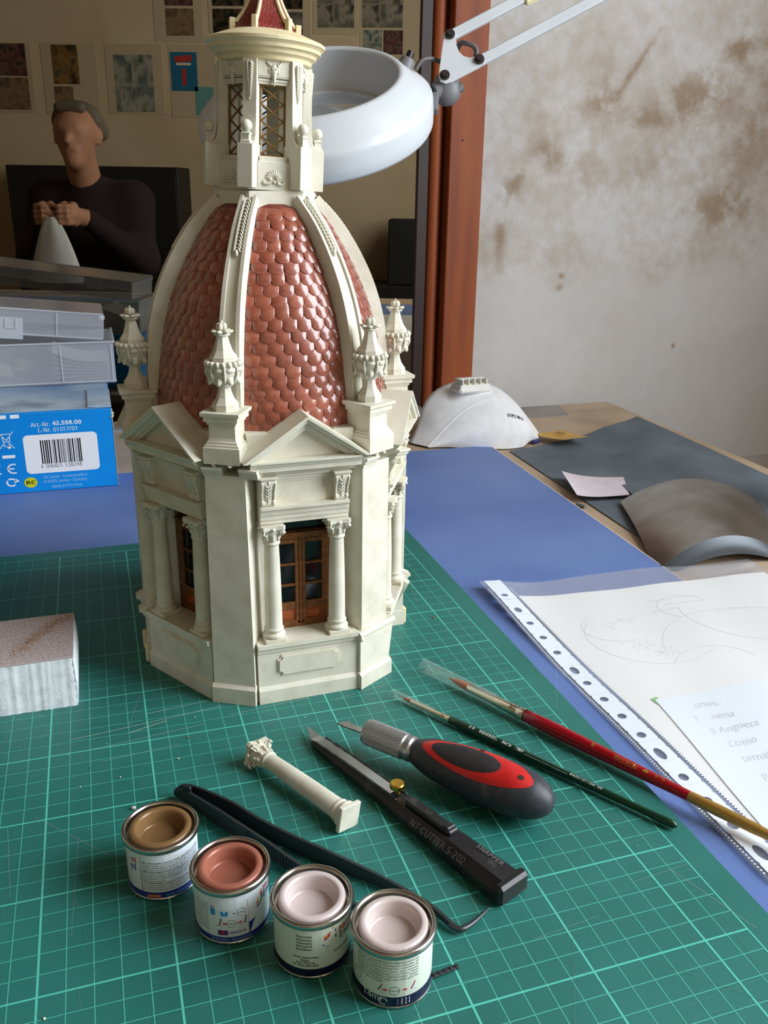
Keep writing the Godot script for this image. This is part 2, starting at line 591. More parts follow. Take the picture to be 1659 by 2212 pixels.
func plaster_picture() -> Array:
	var n := 768
	var im := Image.create(n, n, false, Image.FORMAT_RGB8)
	var hi := Image.create(n, n, false, Image.FORMAT_L8)
	var coarse := FastNoiseLite.new()
	coarse.seed = 5
	coarse.frequency = 0.006
	coarse.fractal_octaves = 4
	var fine := FastNoiseLite.new()
	fine.seed = 6
	fine.frequency = 0.035
	fine.fractal_octaves = 3
	var blot := FastNoiseLite.new()
	blot.seed = 15
	blot.frequency = 0.018
	blot.fractal_octaves = 5
	blot.fractal_gain = 0.65
	rng.seed = 55
	var pits := FastNoiseLite.new()
	pits.seed = 8
	pits.noise_type = FastNoiseLite.TYPE_CELLULAR
	pits.frequency = 0.06
	# stains of the old wall: x, y, half width, half height (cm), slant, strength
	var stains := [[58.2, 28.5, 1.6, 3.0, 0.35, 0.8], [56.6, 22.4, 0.9, 4.2, 0.0, 0.75], [70, 38.8, 3.2, 3.6, 0.2, 0.65], [77, 37, 4.2, 1.6, 0.0, 0.6], [75, 43.6, 0.7, 4.6, 0.65, 0.7], [84, 40, 6.0, 3.6, 0.25, 0.85], [90.4, 46, 2.4, 1.8, 0.3, 0.9], [68.8, 30, 2.2, 3.4, 0.0, 0.5], [90.6, 25.5, 6.5, 3.0, -0.4, 0.75], [63.6, 32, 2.6, 2.0, -0.5, 0.6], [66.4, 16.8, 0.7, 0.5, 0.0, 0.8], [66.2, 15.2, 0.6, 0.6, 0.0, 0.6], [86, 6.4, 0.35, 0.5, 0.0, 0.9], [79, 31, 7, 5, 0, 0.3], [95, 34, 9, 9, 0, 0.45], [62, 36, 4, 5, 0, 0.25], [97, 47, 8, 7, 0, 0.5]]
	for j in n:
		for i in n:
			var x := 53.0 + 67.0 * i / n
			var y := 55.0 - 67.0 * j / n
			var c := coarse.get_noise_2d(i, j)
			var f := fine.get_noise_2d(i, j)
			var dirt := 0.16 + 0.35 * c + 0.18 * f
			# the lower patch was smoothed over and whitewashed
			var edge := 17.0 + 3.0 * coarse.get_noise_2d(i * 1.7, 400) + (x - 75) * 0.06
			var smoothed := smoothstep(edge + 2.5, edge - 2.5, y)
			dirt *= 1.0 - 0.75 * smoothed
			var speck := 0.75 + 0.5 * rng.randf()
			for s in stains:
				var dx: float = x - s[0] - (y - s[1]) * s[4]
				var dy: float = y - s[1]
				if absf(dx) < s[2] * 1.8 and absf(dy) < s[3] * 1.8:
					var near := exp(-1.3 * (dx * dx / (s[2] * s[2]) + dy * dy / (s[3] * s[3])))
					dirt += s[5] * near * smoothstep(-0.35, 0.5, blot.get_noise_2d(i, j) + 0.35 * near) * speck
			dirt = clampf(dirt, 0, 1)
			var col := rgb(202, 200, 198).lerp(rgb(142, 120, 94), dirt * 0.8)
			im.set_pixel(i, j, col)
			var pit := smoothstep(-0.75, -0.95, pits.get_noise_2d(i, j))
			var rough := 1.0 - 0.8 * smoothed
			hi.set_pixel(i, j, Color.from_hsv(0, 0, clampf(0.5 + rough * (0.32 * f + 0.16 * c - 0.25 * pit), 0, 1)))
	return [ImageTexture.create_from_image(im), ImageTexture.create_from_image(hi)]


func slab(called: String, lo: Vector3, hi: Vector3, material: Material, label: String, category: String) -> MeshInstance3D:
	var o := put(MB.new().box((hi - lo) * 0.5 * Vector3(0, 1, 0), hi - lo), called, material, self, Transform3D(Basis.IDENTITY, Vector3((lo.x + hi.x) / 2, lo.y, (lo.z + hi.z) / 2)))
	structure(o, label, category)
	return o


func build_room() -> void:
	# plaster wall beside the glazed door
	var pics := plaster_picture()
	var pl := plain("plaster", Color.WHITE, 0.92)
	pl.albedo_texture = pics[0]
	pl.heightmap_enabled = true
	pl.heightmap_texture = pics[1]
	pl.heightmap_scale = 0.16
	var m := MB.new()
	var u := func(p: Vector3) -> Vector2: return Vector2((p.x - 53.0) / 67.0, (55.0 - p.y) / 67.0)
	var a := Vector3(53.2, -75, -85)
	var b := Vector3(53.2, 190, -85)
	var c := Vector3(SIDE_X, 190, -85)
	var d := Vector3(SIDE_X, -75, -85)
	m.group(-1)
	m.quad_uv(a, b, c, d, u.call(a), u.call(b), u.call(c), u.call(d))
	var back := Vector3(0, 0, -12)
	m.quad(b + back, a + back, d + back, c + back)
	m.quad(a, d, d + back, a + back)
	m.quad(b, b + back, c + back, c)
	m.quad(a, a + back, b + back, b)
	m.quad(d, c, c + back, d + back)
	structure(put(m, "wall_back", pl), "rough stained off-white plaster wall beside the glazed door", "wall")
	slab("wall_left", Vector3(-210, -75, -85), Vector3(-200, 190, WALL_Z), M.brown_plaster, "brown limewashed wall of the workshop", "wall")
	slab("wall_back_beside_glass", Vector3(-200, -75, -97), Vector3(-110, 190, -85), M.far_plaster, "plaster wall past the far jamb of the glazed door", "wall")
	slab("wall_front", Vector3(-210, -75, WALL_Z), Vector3(SIDE_X + 10, 190, WALL_Z + 10), M.far_plaster, "beige plaster wall with pinned prints, mirrored in the glass", "wall")
	slab("floor", Vector3(-210, -85, -170), Vector3(SIDE_X + 10, -75, WALL_Z + 10), M.floor_tiles, "brown floor of the workshop", "floor")
	slab("ceiling", Vector3(-210, 190, -170), Vector3(SIDE_X + 10, 200, WALL_Z + 10), M.timber, "dark timber ceiling of the workshop", "ceiling")
	# side wall with the window that gives the daylight
	var w := MB.new()
	var z0 := 2.0
	var z1 := 98.0
	var y0 := 25.0
	var y1 := 185.0
	w.box(Vector3(SIDE_X + 5, (-75 + y0) / 2, (WALL_Z - 97) / 2), Vector3(10, y0 + 75, WALL_Z + 97))
	w.box(Vector3(SIDE_X + 5, (190 + y1) / 2, (WALL_Z - 97) / 2), Vector3(10, 190 - y1, WALL_Z + 97))
	w.box(Vector3(SIDE_X + 5, (y0 + y1) / 2, (z0 - 97) / 2), Vector3(10, y1 - y0, z0 + 97))
	w.box(Vector3(SIDE_X + 5, (y0 + y1) / 2, (z1 + WALL_Z) / 2), Vector3(10, y1 - y0, WALL_Z - z1))
	structure(put(w, "wall_right", M.far_plaster), "plaster wall with the daylight window, out of the picture", "wall")
	var wn := holder("window_1", self, move(SIDE_X + 6, y0, (z0 + z1) / 2))
	structure(wn, "white painted window that lights the bench from the side", "window")
	var hw := (z1 - z0) / 2
	var f := MB.new()
	for s in [-1.0, 1.0]:
		f.box(Vector3(0, (y1 - y0) / 2, s * (hw - 1.5)), Vector3(5, y1 - y0, 3), 0.3)
	f.box(Vector3(0, 1.5, 0), Vector3(5, 3, 2 * hw - 6), 0.3)
	f.box(Vector3(0, y1 - y0 - 1.5, 0), Vector3(5, 3, 2 * hw - 6), 0.3)
	put(f, "window_frame", M.window_paint, wn)
	put(MB.new().box(Vector3(2, (y1 - y0) / 2, 0), Vector3(0.4, y1 - y0 - 6, 2 * hw - 6)), "window_pane", M.window_pane, wn)
	# glazed door: frame, stile, panes, dark space behind
	var dr := holder("door_1", self, move(0, -0.2, -85))
	structure(dr, "glazed door with a reddish brown wooden frame and dark glass", "door")
	var fr := MB.new()
	fr.box(Vector3(50.95, 57, -0.6), Vector3(4.6, 266, 3.2), 0.12)
	put(fr, "jamb", M.frame_wood, dr)
	var st := MB.new()
	var rounded := []
	for k in 9:
		var t := PI * k / 8
		rounded.append(Vector2(47.55 - 0.85 * cos(t), -1.1 + 0.75 * sin(t)))
	rounded.append(Vector2(48.4, -3.5))
	rounded.append(Vector2(46.7, -3.5))
	st.t = Transform3D(Basis(Vector3(1, 0, 0), Vector3(0, 0, 1), Vector3(0, -1, 0)), Vector3.ZERO)
	st.push(rounded, -190, 76, true)
	put(st, "door_stile", M.frame_wood, dr)
	var gap := MB.new()
	gap.box(Vector3(48.5, 57, -2.4), Vector3(0.5, 266, 2.0))
	gap.box(Vector3(45.9, 57, -2.2), Vector3(1.7, 266, 2.6), 0.2)
	put(gap, "rebate", M.frame_dark, dr)
	var nail := MB.new(Transform3D(Basis(Vector3.RIGHT, PI / 2), Vector3(50.3, 33.7, 1.02)))
	nail.lathe([[0.0, 0.03], [0.12, 0.02], [0.15, -0.06]], 10, true)
	put(nail, "nail_head", M.bolt, dr)
	# the leaf stands ajar, hinged at the jamb
	var leaf := Transform3D(Basis(Vector3.UP, deg_to_rad(-10.7)), Vector3(45.5, 57, -1.2))
	put(MB.new(leaf).box(Vector3(-47.5, 0, -0.2), Vector3(95, 266, 0.4)), "pane", M.pane, dr)
	var sl := MB.new()
	sl.box(Vector3(-32, -0.8, 1.0), Vector3(156, 1.3, 4.4), 0.15)
	put(sl, "door_threshold", M.sill_grey, dr)
	slab("wall_beyond_glass", Vector3(-120, -75, -182), Vector3(70, 190, -172), M.hall_plaster, "plaster wall of the unlit space behind the glass", "wall")
	slab("wall_beyond_left", Vector3(-130, -75, -172), Vector3(-120, 190, -97), M.hall_plaster, "plaster side wall of the unlit space behind the glass", "wall")
	slab("wall_beyond_right", Vector3(60, -75, -172), Vector3(70, 190, -97.2), M.hall_plaster, "plaster end wall of the unlit space behind the glass", "wall")


func build_mirrored_side() -> void:
	# what the glass mirrors: prints pinned up on the far wall, dark cupboards below them
	var looks := {
		"dusk": [rgb(52, 30, 34), rgb(96, 58, 60), rgb(120, 92, 84), rgb(40, 34, 40)],
		"gold": [rgb(40, 42, 34), rgb(112, 84, 40), rgb(150, 116, 66), rgb(60, 62, 66)],
		"green": [rgb(44, 54, 50), rgb(96, 110, 110), rgb(176, 176, 166), rgb(70, 90, 62)],
		"sand": [rgb(92, 76, 60), rgb(150, 126, 98), rgb(112, 92, 78)],
		"night": [rgb(14, 16, 14), rgb(30, 34, 28), rgb(92, 74, 56), rgb(24, 24, 22)],
		"grey": [rgb(74, 72, 66), rgb(120, 116, 106), rgb(160, 154, 140), rgb(56, 54, 50)],
	}
	var n := 0
	for key in looks:
		var pm := plain("photo_" + key, Color.WHITE, 0.35)
		pm.albedo_texture = noise_tex(200 + n, 0.012, looks[key], 128, 3)
		n += 1
	plain("sheet_beige", rgb(206, 190, 164), 0.8)
	plain("poster_blue", rgb(30, 116, 156), 0.5)
	plain("poster_red", rgb(196, 66, 56), 0.5)
	plain("poster_pale", rgb(236, 226, 206), 0.5)
	plain("card_teal", rgb(110, 168, 168), 0.6)
	# sheet rectangle, then the photographs stuck on it
	var sheets := [
		[[-153.6, 82.9, -126.9, 56.0], "two purplish photographs", [[-143.5, 82.6, -129.2, 70.2, "dusk"], [-143.5, 69.6, -129.2, 57.1, "sand"]]],
		[[-122.5, 83.0, -98.8, 55.4], "a golden and a sandy photograph", [[-118.0, 82.3, -106.7, 67.3, "gold"], [-118.3, 66.4, -110.0, 57.5, "sand"]]],
		[[-94.9, 82.7, -70.6, 55.8], "one greenish garden photograph", [[-91.5, 78.7, -74.8, 56.8, "green"]]],
		[[-72.9, 108.9, -52.4, 83.6], "two brown evening photographs", [[-67.9, 107.3, -56.1, 97.0, "dusk"], [-67.9, 96.0, -56.1, 86.0, "sand"]]],
		[[-49.8, 109.0, -29.0, 82.3], "two black night photographs", [[-48.1, 108.4, -34.8, 97.0, "night"], [-48.1, 96.0, -34.8, 84.3, "night"]]],
		[[-26.2, 109.1, -7.3, 82.5], "a dark and a grey photograph", [[-22.5, 107.8, -10.6, 96.0, "night"], [-22.5, 95.0, -10.6, 84.1, "grey"]]],
		[[-6.4, 109.2, 12.5, 86.9], "one grey landscape photograph", [[-4.5, 108.6, 10.6, 89.4, "grey"]]],
		[[13.0, 109.2, 37.7, 76.0], "one large and two small photographs", [[13.9, 108.6, 30.6, 89.5, "grey"], [14.4, 88.6, 22.2, 80.1, "green"], [22.8, 88.6, 30.8, 79.7, "dusk"]]],
	]
	for s in sheets:
		var r: Array = s[0]
		var o := thing("pinned_sheet", "beige sheet with %s, mirrored in the glass" % s[1], "print", Transform3D(Basis.IDENTITY, Vector3((r[0] + r[2]) / 2, r[3], WALL_Z - 0.1)), "prints on the mirrored wall")
		var wd: float = r[2] - r[0]
		var ht: float = r[1] - r[3]
		put(MB.new().box(Vector3(0, ht / 2, 0), Vector3(wd, ht, 0.16)), "sheet", M.sheet_beige, o)
		for p in s[2]:
			var c := Vector3((p[0] + p[2]) / 2 - (r[0] + r[2]) / 2, (p[1] + p[3]) / 2 - r[3], 0)
			var hx: float = (p[2] - p[0]) / 2
			var hy: float = (p[1] - p[3]) / 2
			var q := MB.new()
			q.box(c + Vector3(0, 0, -0.1), Vector3(2 * hx, 2 * hy, 0.06))
			q.group(-1)
			q.quad_uv(c + Vector3(hx, -hy, -0.14), c + Vector3(hx, hy, -0.14), c + Vector3(-hx, hy, -0.14), c + Vector3(-hx, -hy, -0.14), Vector2(0, 1), Vector2(0, 0), Vector2(1, 0), Vector2(1, 1))
			put(q, "photograph", M["photo_" + p[4]], o)
	var po := thing("pinned_poster", "blue card with a red figure pinned to the far wall, mirrored in the glass", "print", Transform3D(Basis.IDENTITY, Vector3(-57.8, 54.8, WALL_Z - 0.1)))
	put(MB.new().box(Vector3(0, 14.0, 0), Vector3(19.6, 28.0, 0.16)), "sheet", M.sheet_beige, po)
	put(MB.new().box(Vector3(-3.6, 17.7, -0.1), Vector3(11.3, 14.8, 0.06)), "blue_print", M.poster_blue, po)
	var red := MB.new()
	red.box(Vector3(-3.6, 22.6, -0.15), Vector3(7.4, 2.4, 0.04), 0.0, Basis(Vector3.BACK, 0.1))
	put(red, "red_sign", M.poster_red, po)
	put(MB.new().box(Vector3(-3.6, 15.6, -0.15), Vector3(1.8, 6.4, 0.04)), "red_post", M.poster_red, po)
	put(MB.new().box(Vector3(-3.6, 20.6, -0.15), Vector3(6.2, 1.0, 0.04)), "pale_band", M.poster_pale, po)
	put(MB.new().box(Vector3(4.6, 6.4, -0.1), Vector3(8.0, 11.0, 0.06)), "teal_card", M.card_teal, po)
	# dark cupboards
	var cb := thing("cupboard", "large black cupboard below the pinned prints, mirrored in the glass", "cupboard", Transform3D(Basis.IDENTITY, Vector3(-98.1, -75, WALL_Z - 10)))
	var top := 109.5
	var wide := 73.4
	put(MB.new().box(Vector3(0, top / 2, 0), Vector3(wide, top, 19.6), 0.4), "carcass", M.cabinet_dark, cb)
	for s in [-1.0, 1.0]:
		var door := put(MB.new().box(Vector3(s * wide * 0.25, top / 2, -10.2), Vector3(wide * 0.48, top - 6, 1.0), 0.2), "door", M.cabinet_dark, cb)
		put(MB.new().box(Vector3(s * wide * 0.04, top * 0.62, -11.0), Vector3(0.8, 9, 1.2), 0.2), "handle", M.steel_dark, door)
	var cc := thing("chest", "low dark chest against the far wall, mirrored in the glass", "chest", Transform3D(Basis.IDENTITY, Vector3(25.6, -75, WALL_Z - 15)))
	put(MB.new().box(Vector3(0, 32, 0), Vector3(41.8, 64, 28), 0.4), "carcass", M.cabinet_dark, cc)
	for j in 3:
		var dw := put(MB.new().box(Vector3(0, 12 + j * 20, -14.5), Vector3(39, 18, 1.0), 0.2), "drawer", M.cabinet_dark, cc)
		put(MB.new().blob(Vector3(0, 12 + j * 20, -16), Vector3(1.2, 1.2, 1.2)), "knob", M.steel_dark, dw)
	var bx := thing("black_speaker", "black upright box standing on the low chest, mirrored in the glass", "box", Transform3D(Basis.IDENTITY, Vector3(34.8, -11, WALL_Z - 15)))
	put(MB.new().box(Vector3(0, 13.3, 0), Vector3(15, 26.6, 16), 0.5), "box_body", M.cabinet_dark, bx)


func build_bench() -> void:
	var b := thing("workbench", "brown wooden workbench under the blue board and tools", "bench", move(-18, -75, -21))
	put(MB.new().box(Vector3(0, 73.05, 0), Vector3(183.6, 2.5, 122), 0.15), "worktop", M.bench, b)
	for s in [Vector2(-86, -56), Vector2(86, -56), Vector2(-86, 56), Vector2(86, 56)]:
		put(MB.new().box(Vector3(s.x, 35.9, s.y), Vector3(6, 71.8, 6), 0.3), "leg", M.bench, b)
	put(MB.new().box(Vector3(0, 67, -57), Vector3(166, 8, 2.5), 0.2), "apron", M.bench, b)
	# blue board
	var bo := MB.new()
	bo.t = Transform3D(Basis(Vector3(1, 0, 0), Vector3(0, 0, 1), Vector3(0, -1, 0)), Vector3.ZERO)
	var board := thing("painted_board", "large blue painted board lying on the brown workbench under the mat", "board", move(0, -0.7, 0))
	bo.push([Vector2(-66, -64.2), Vector2(46.95, -63.8), Vector2(43.9, 24), Vector2(-66, 24)], -0.4, -0.02)
	put(bo, "panel", M.blue_paint, board)
	var ed := MB.new()
	ed.t = bo.t
	ed.push([Vector2(46.95, -63.8), Vector2(47.05, -63.8), Vector2(44.0, 24), Vector2(43.9, 24)], -0.4, -0.02)
	put(ed, "raw_edge", M.board_edge, board)
	# mat
	var mat := thing("cutting_mat", "green cutting mat with a pale turquoise centimetre grid, under the tower", "mat", move(0, -0.3, 0))
	var x0 := -61.6
	var x1 := 28.4
	var z0 := -43.4
	var z1 := 16.6
	put(MB.new().box(Vector3((x0 + x1) / 2, 0.145, (z0 + z1) / 2), Vector3(x1 - x0, 0.29, z1 - z0), 0.04), "mat_sheet", M.mat, mat)
	var thick := MB.new()
	var thin := MB.new()
	thick.group(-1)
	thin.group(-1)
	var y := 0.297
	for i in range(-60, 28):
		var l := thick if i % 5 == 0 or i == 27 else thin
		var w := 0.045 if i % 5 == 0 else (0.035 if i == 27 else 0.021)
		l.quad(Vector3(i - w, y, -42), Vector3(i + w, y, -42), Vector3(i + w, y, 15), Vector3(i - w, y, 15))
	for j in range(-42, 16):
		var l := thick if j % 5 == 0 or j == -42 else thin
		var w := 0.042 if j % 5 == 0 else (0.035 if j == -42 else 0.02)
		l.quad(Vector3(-60, y + 0.002, j - w), Vector3(27, y + 0.002, j - w), Vector3(27, y + 0.002, j + w), Vector3(-60, y + 0.002, j + w))
	put(thick, "printed_bold_lines", M.mat_line, mat)
	put(thin, "printed_thin_lines", M.mat_line_thin, mat)
	# cuts and scuffs
	var sc := MB.new()
	var sp := MB.new()
	sc.group(-1)
	sp.group(-1)
	rng.seed = 77
	for q in 520:
		var p := Vector3(rng.randf_range(-8, 27.5), y + 0.005, rng.randf_range(-38, 9))
		var level := rng.randf() < 0.6
		var ang := rng.randfn(0.05, 0.06) if level else rng.randf_range(0.9, 2.4)
		var ln := rng.randf_range(0.5, 5.0) if level else rng.randf_range(0.5, 6.0)
		var dirv := Vector3(cos(ang), 0, -sin(ang))
		var side := Vector3(sin(ang), 0, cos(ang)) * rng.randf_range(0.004, 0.009)
		var l := sp if rng.randf() < 0.06 else sc
		l.quad(p - side, p - side + dirv * ln, p + side + dirv * ln, p + side)
	# the long pale gashes in front of the tower
	for g in [[1.0, -16.2, 9.2, -17.2, 0.02], [2.0, -15.0, 8.0, -15.7, 0.012], [5.0, -17.6, 8.8, -18.0, 0.02], [9.5, -16.2, 14.0, -16.6, 0.015], [15.5, -16.0, 19.0, -16.8, 0.012], [2.5, -13.8, 6.5, -14.2, 0.01], [4.0, -16.0, 6.0, -16.6, 0.03], [10.8, -6.6, 14.0, -7.2, 0.01]]:
		var a := Vector3(g[0], y + 0.006, g[1])
		var b2 := Vector3(g[2], y + 0.006, g[3])
		var s2 := (b2 - a).cross(Vector3.UP).normalized() * float(g[4])
		sp.quad(a - s2, b2 - s2, b2 + s2, a + s2)
	put(sc, "fine_scratches", M.mat_scratch, mat).set_meta("kind", "stuff")
	put(sp, "pale_scratches", M.mat_scratch_pale, mat).set_meta("kind", "stuff")


# ---------------------------------------------------------------- the tower

const DOME := [[14.2, 6.8], [16.5, 6.62], [17.85, 6.46], [19.15, 6.26], [20.4, 6.0], [21.7, 5.62], [22.9, 5.12], [24.1, 4.5], [25.35, 3.78], [26.1, 3.22], [26.8, 2.62], [27.3, 2.2]]
const RIB := [[14.2, 6.95], [16.6, 7.1], [17.9, 7.1], [19.2, 7.02], [20.4, 6.86], [21.7, 6.52], [22.9, 6.08], [24.2, 5.42], [25.35, 4.7], [26.1, 4.12], [26.8, 3.45], [27.5, 2.6]]


func smooth_table(table: Array, h: float) -> float:
	# average over a short span rounds the corners of the table
	return (table_at(table, h - 0.5) + table_at(table, h) * 2.0 + table_at(table, h + 0.5)) * 0.25


func column_mesh() -> Dictionary:
	# base at y = 0, top at y = 7.0
	var base := MB.new()
	base.box(Vector3(0, 0.12, 0), Vector3(1.24, 0.24, 1.24), 0.03)
	base.lathe([[0.6, 0.24], [0.64, 0.3], [0.64, 0.4], [0.58, 0.48], [0.5, 0.52], [0.49, 0.6], [0.53, 0.64], [0.55, 0.72], [0.52, 0.8], [0.48, 0.84]], 28, true)
	var shaft := MB.new()
	shaft.lathe([[0.48, 0.84], [0.475, 1.4], [0.47, 2.4], [0.455, 3.6], [0.425, 4.8], [0.395, 5.75], [0.4, 5.8], [0.46, 5.84], [0.47, 5.92], [0.44, 6.0], [0.4, 6.02]], 28, true)
	var cap := MB.new()
	cap.lathe([[0.4, 6.0], [0.42, 6.1], [0.47, 6.45], [0.56, 6.72]], 24, true)
	cap.group(-1)
	var star := []
	for k in 4:
		var a := PI / 4 + k * PI / 2
		star.append(Vector2(cos(a - 0.1), sin(a - 0.1)) * 0.86)
		star.append(Vector2(cos(a + 0.1), sin(a + 0.1)) * 0.86)
		star.append(Vector2(cos(a + 0.5), sin(a + 0.5)) * 0.63)
		star.append(Vector2(cos(a + PI / 2 - 0.5), sin(a + PI / 2 - 0.5)) * 0.63)
	var keep := cap.t
	cap.t = keep * Transform3D(Basis(Vector3(1, 0, 0), Vector3(0, 0, -1), Vector3(0, 1, 0)), Vector3(0, 6.78, 0))
	cap.push(star, 0.0, 0.22)
	cap.t = keep
	for k in 4:
		var a := PI / 4 + k * PI / 2
		var d := Vector3(cos(a), 0, sin(a))
		var side := Vector3(-sin(a), 0, cos(a))
		# scroll at the corner: a small curl seen from both sides
		for s in [-1.0, 1.0]:
			var pts := []
			for j in 9:
				var q := j * 0.75
				var r := 0.22 - 0.02 * j
				pts.append(d * (0.62 + cos(q) * r) + Vector3(0, 6.55 + sin(q) * r, 0) + side * s * 0.07)
			cap.tube(pts, [0.06], 6)
	for k in 8:
		var a := k * PI / 4
		var d := Vector3(cos(a), 0, sin(a))
		cap.blob(d * 0.46 + Vector3(0, 6.25, 0), Vector3(0.11, 0.2, 0.08), Basis(Vector3.UP, PI / 2 - a))
		cap.blob(d * 0.53 + Vector3(0, 6.4, 0), Vector3(0.09, 0.08, 0.07), Basis(Vector3.UP, PI / 2 - a))
	for k in 4:
		var a := k * PI / 2
		cap.blob(Vector3(cos(a), 0, sin(a)) * 0.62 + Vector3(0, 6.8, 0), Vector3(0.12, 0.1, 0.1), Basis(Vector3.UP, PI / 2 - a))
	return {"base": base.mesh(), "shaft": shaft.mesh(), "capital": cap.mesh()}


func notched(w: float, h: float, r: float) -> Array:
	# a panel whose corners are cut by quarter rounds
	var out := []
	for k in 4:
		var cx: float = [w, -w, -w, w][k]
		var cy: float = [h, h, -h, -h][k]
		for j in 6:
			var a := -PI / 2 + k * PI / 2 - PI / 2 * j / 5.0
			out.append(Vector2(cx + cos(a) * r, cy + sin(a) * r))
	return out


func bay(tower: Node3D, angle: float, columns: Dictionary, whole := true) -> void:
	var b := holder("bay", tower, move(0, 0, 0, angle))
	if whole:
		put(MB.new().run([Vector2(5.6, 0), Vector2(7.97, 0), Vector2(7.97, 0.82), Vector2(7.8, 1.05), Vector2(7.8, 3.12), Vector2(7.88, 3.2), Vector2(7.88, 3.38), Vector2(8.03, 3.5), Vector2(8.03, 3.74), Vector2(5.6, 3.74)], -2.92, 2.92), "podium", M.resin, b)
		var p := MB.new(Transform3D(Basis.IDENTITY, Vector3(0, 2.28, 0)))
		p.push(notched(1.82, 0.66, 0.24), 7.7, 7.86)
		p.push(notched(1.72, 0.56, 0.22), 7.7, 7.93)
		put(p, "raised_panel", M.resin, b)
	else:
		# this side has lost its parapet; a strut and a scrap of sill are left
		put(MB.new().run([Vector2(5.6, 0), Vector2(6.6, 0), Vector2(6.6, 3.74), Vector2(5.6, 3.74)], -2.3, 2.3), "podium", M.resin, b)
		put(MB.new().run([Vector2(6.6, 3.3), Vector2(7.9, 3.3), Vector2(7.9, 3.74), Vector2(6.6, 3.74)], -2.7, 2.7), "sill_slab", M.resin, b)
		put(MB.new().box(Vector3(2.3, 2.2, 7.4), Vector3(0.5, 3.2, 0.4), 0.02, Basis(Vector3.RIGHT, 0.45)), "strut", M.resin, b)
	for s in [-1.0, 1.0]:
		for part in columns:
			put_mesh(columns[part], "column_" + part, M.resin, b, move(s * 1.84, 3.74, 7.3))
	put(MB.new().run([Vector2(6.1, 10.78), Vector2(7.55, 10.78), Vector2(7.55, 11.02), Vector2(7.62, 11.04), Vector2(7.62, 11.3), Vector2(7.7, 11.33), Vector2(7.7, 11.56), Vector2(7.86, 11.66), Vector2(7.86, 11.8), Vector2(6.1, 11.8)], -2.45, 2.45), "lintel", M.resin, b)
	var fz := MB.new()
	fz.box(Vector3(0, 12.65, 6.7), Vector3(4.9, 1.7, 1.2))
	fz.run([Vector2(6.5, 13.05), Vector2(7.36, 13.05), Vector2(7.36, 13.15), Vector2(7.44, 13.2), Vector2(7.44, 13.32), Vector2(7.56, 13.4), Vector2(7.56, 13.5), Vector2(6.5, 13.5)], -2.45, 2.45)
	put(fz, "frieze", M.resin, b)
	for s in [-1.0, 1.0]:
		var br := MB.new(Transform3D(Basis.IDENTITY, Vector3(s * 2.02, 0, 0)))
		br.run([Vector2(7.2, 11.82), Vector2(7.62, 11.84), Vector2(7.66, 12.0), Vector2(7.58, 12.2), Vector2(7.68, 12.6), Vector2(7.86, 12.95), Vector2(7.95, 13.15), Vector2(7.92, 13.32), Vector2(7.8, 13.4), Vector2(7.2, 13.4)], -0.36, 0.36)
		br.box(Vector3(0, 13.45, 7.6), Vector3(0.98, 0.14, 0.8), 0.02)
		for side in [-1.0, 1.0]:
			# curls on the flanks and the leaf down the middle
			br.blob(Vector3(side * 0.36, 13.18, 7.76), Vector3(0.1, 0.2, 0.2))
			br.blob(Vector3(side * 0.3, 12.02, 7.6), Vector3(0.12, 0.17, 0.14))
			br.tube([Vector3(side * 0.33, 12.1, 7.6), Vector3(side * 0.33, 12.55, 7.68), Vector3(side * 0.34, 12.95, 7.86), Vector3(side * 0.35, 13.2, 7.95)], [0.06], 6)
			for j in 6:
				var y := 12.02 + j * 0.2
				br.blob(Vector3(side * 0.1, y, table_at([[11.9, 7.6], [12.2, 7.6], [12.6, 7.7], [12.95, 7.88], [13.3, 7.96]], y)), Vector3(0.06, 0.16, 0.06), Basis(Vector3.BACK, -side * 0.7))
		br.tube([Vector3(0, 11.95, 7.64), Vector3(0, 12.4, 7.66), Vector3(0, 12.9, 7.86), Vector3(0, 13.3, 7.98)], [0.045], 6)
		put(br, "bracket", M.resin, b)
	put(MB.new().run([Vector2(5.6, 13.5), Vector2(7.5, 13.5), Vector2(7.56, 13.66), Vector2(7.85, 13.8), Vector2(8.12, 13.86), Vector2(8.12, 14.1), Vector2(8.2, 14.14), Vector2(8.26, 14.26), Vector2(8.38, 14.36), Vector2(8.38, 14.46), Vector2(5.6, 14.46)], -3.02, 3.02), "cornice", M.resin, b)
	# pediment: raking mouldings meeting at the ridge
	var pd := MB.new()
	var rake := [Vector2(4.6, 0.0), Vector2(8.5, 0.0), Vector2(8.5, 0.16), Vector2(8.4, 0.22), Vector2(8.34, 0.38), Vector2(8.12, 0.44), Vector2(8.12, 0.64), Vector2(7.98, 0.7), Vector2(7.98, 0.82), Vector2(7.6, 0.84)]
	var apex := 16.78
	var foot := 14.46
	var slope := (apex - foot) / 3.42
	pd.group(-1)
	for s in [-1.0, 1.0]:
		for k in rake.size() - 1:
			var e0: Vector2 = rake[k]
			var e1: Vector2 = rake[k + 1]
			var q := [Vector3(0, apex - e0.y, e0.x), Vector3(s * (apex - e0.y - foot) / slope, foot, e0.x), Vector3(s * (apex - e1.y - foot) / slope, foot, e1.x), Vector3(0, apex - e1.y, e1.x)]
			if s < 0:
				q.reverse()
			pd.quad(q[3], q[2], q[1], q[0])
	put(pd, "pediment", M.resin, b)
	var ty := MB.new()
	ty.push([Vector2(-2.3, foot), Vector2(2.3, foot), Vector2(0, foot + 2.3 * slope * 0.96)], 5.0, 7.62)
	put(ty, "tympanum", M.resin, b)
	for s in [-1.0, 1.0]:
		put(MB.new().box(Vector3(s * 2.35, 15.05, 6.3), Vector3(1.15, 1.15, 1.3), 0.03), "attic_block", M.resin, b)
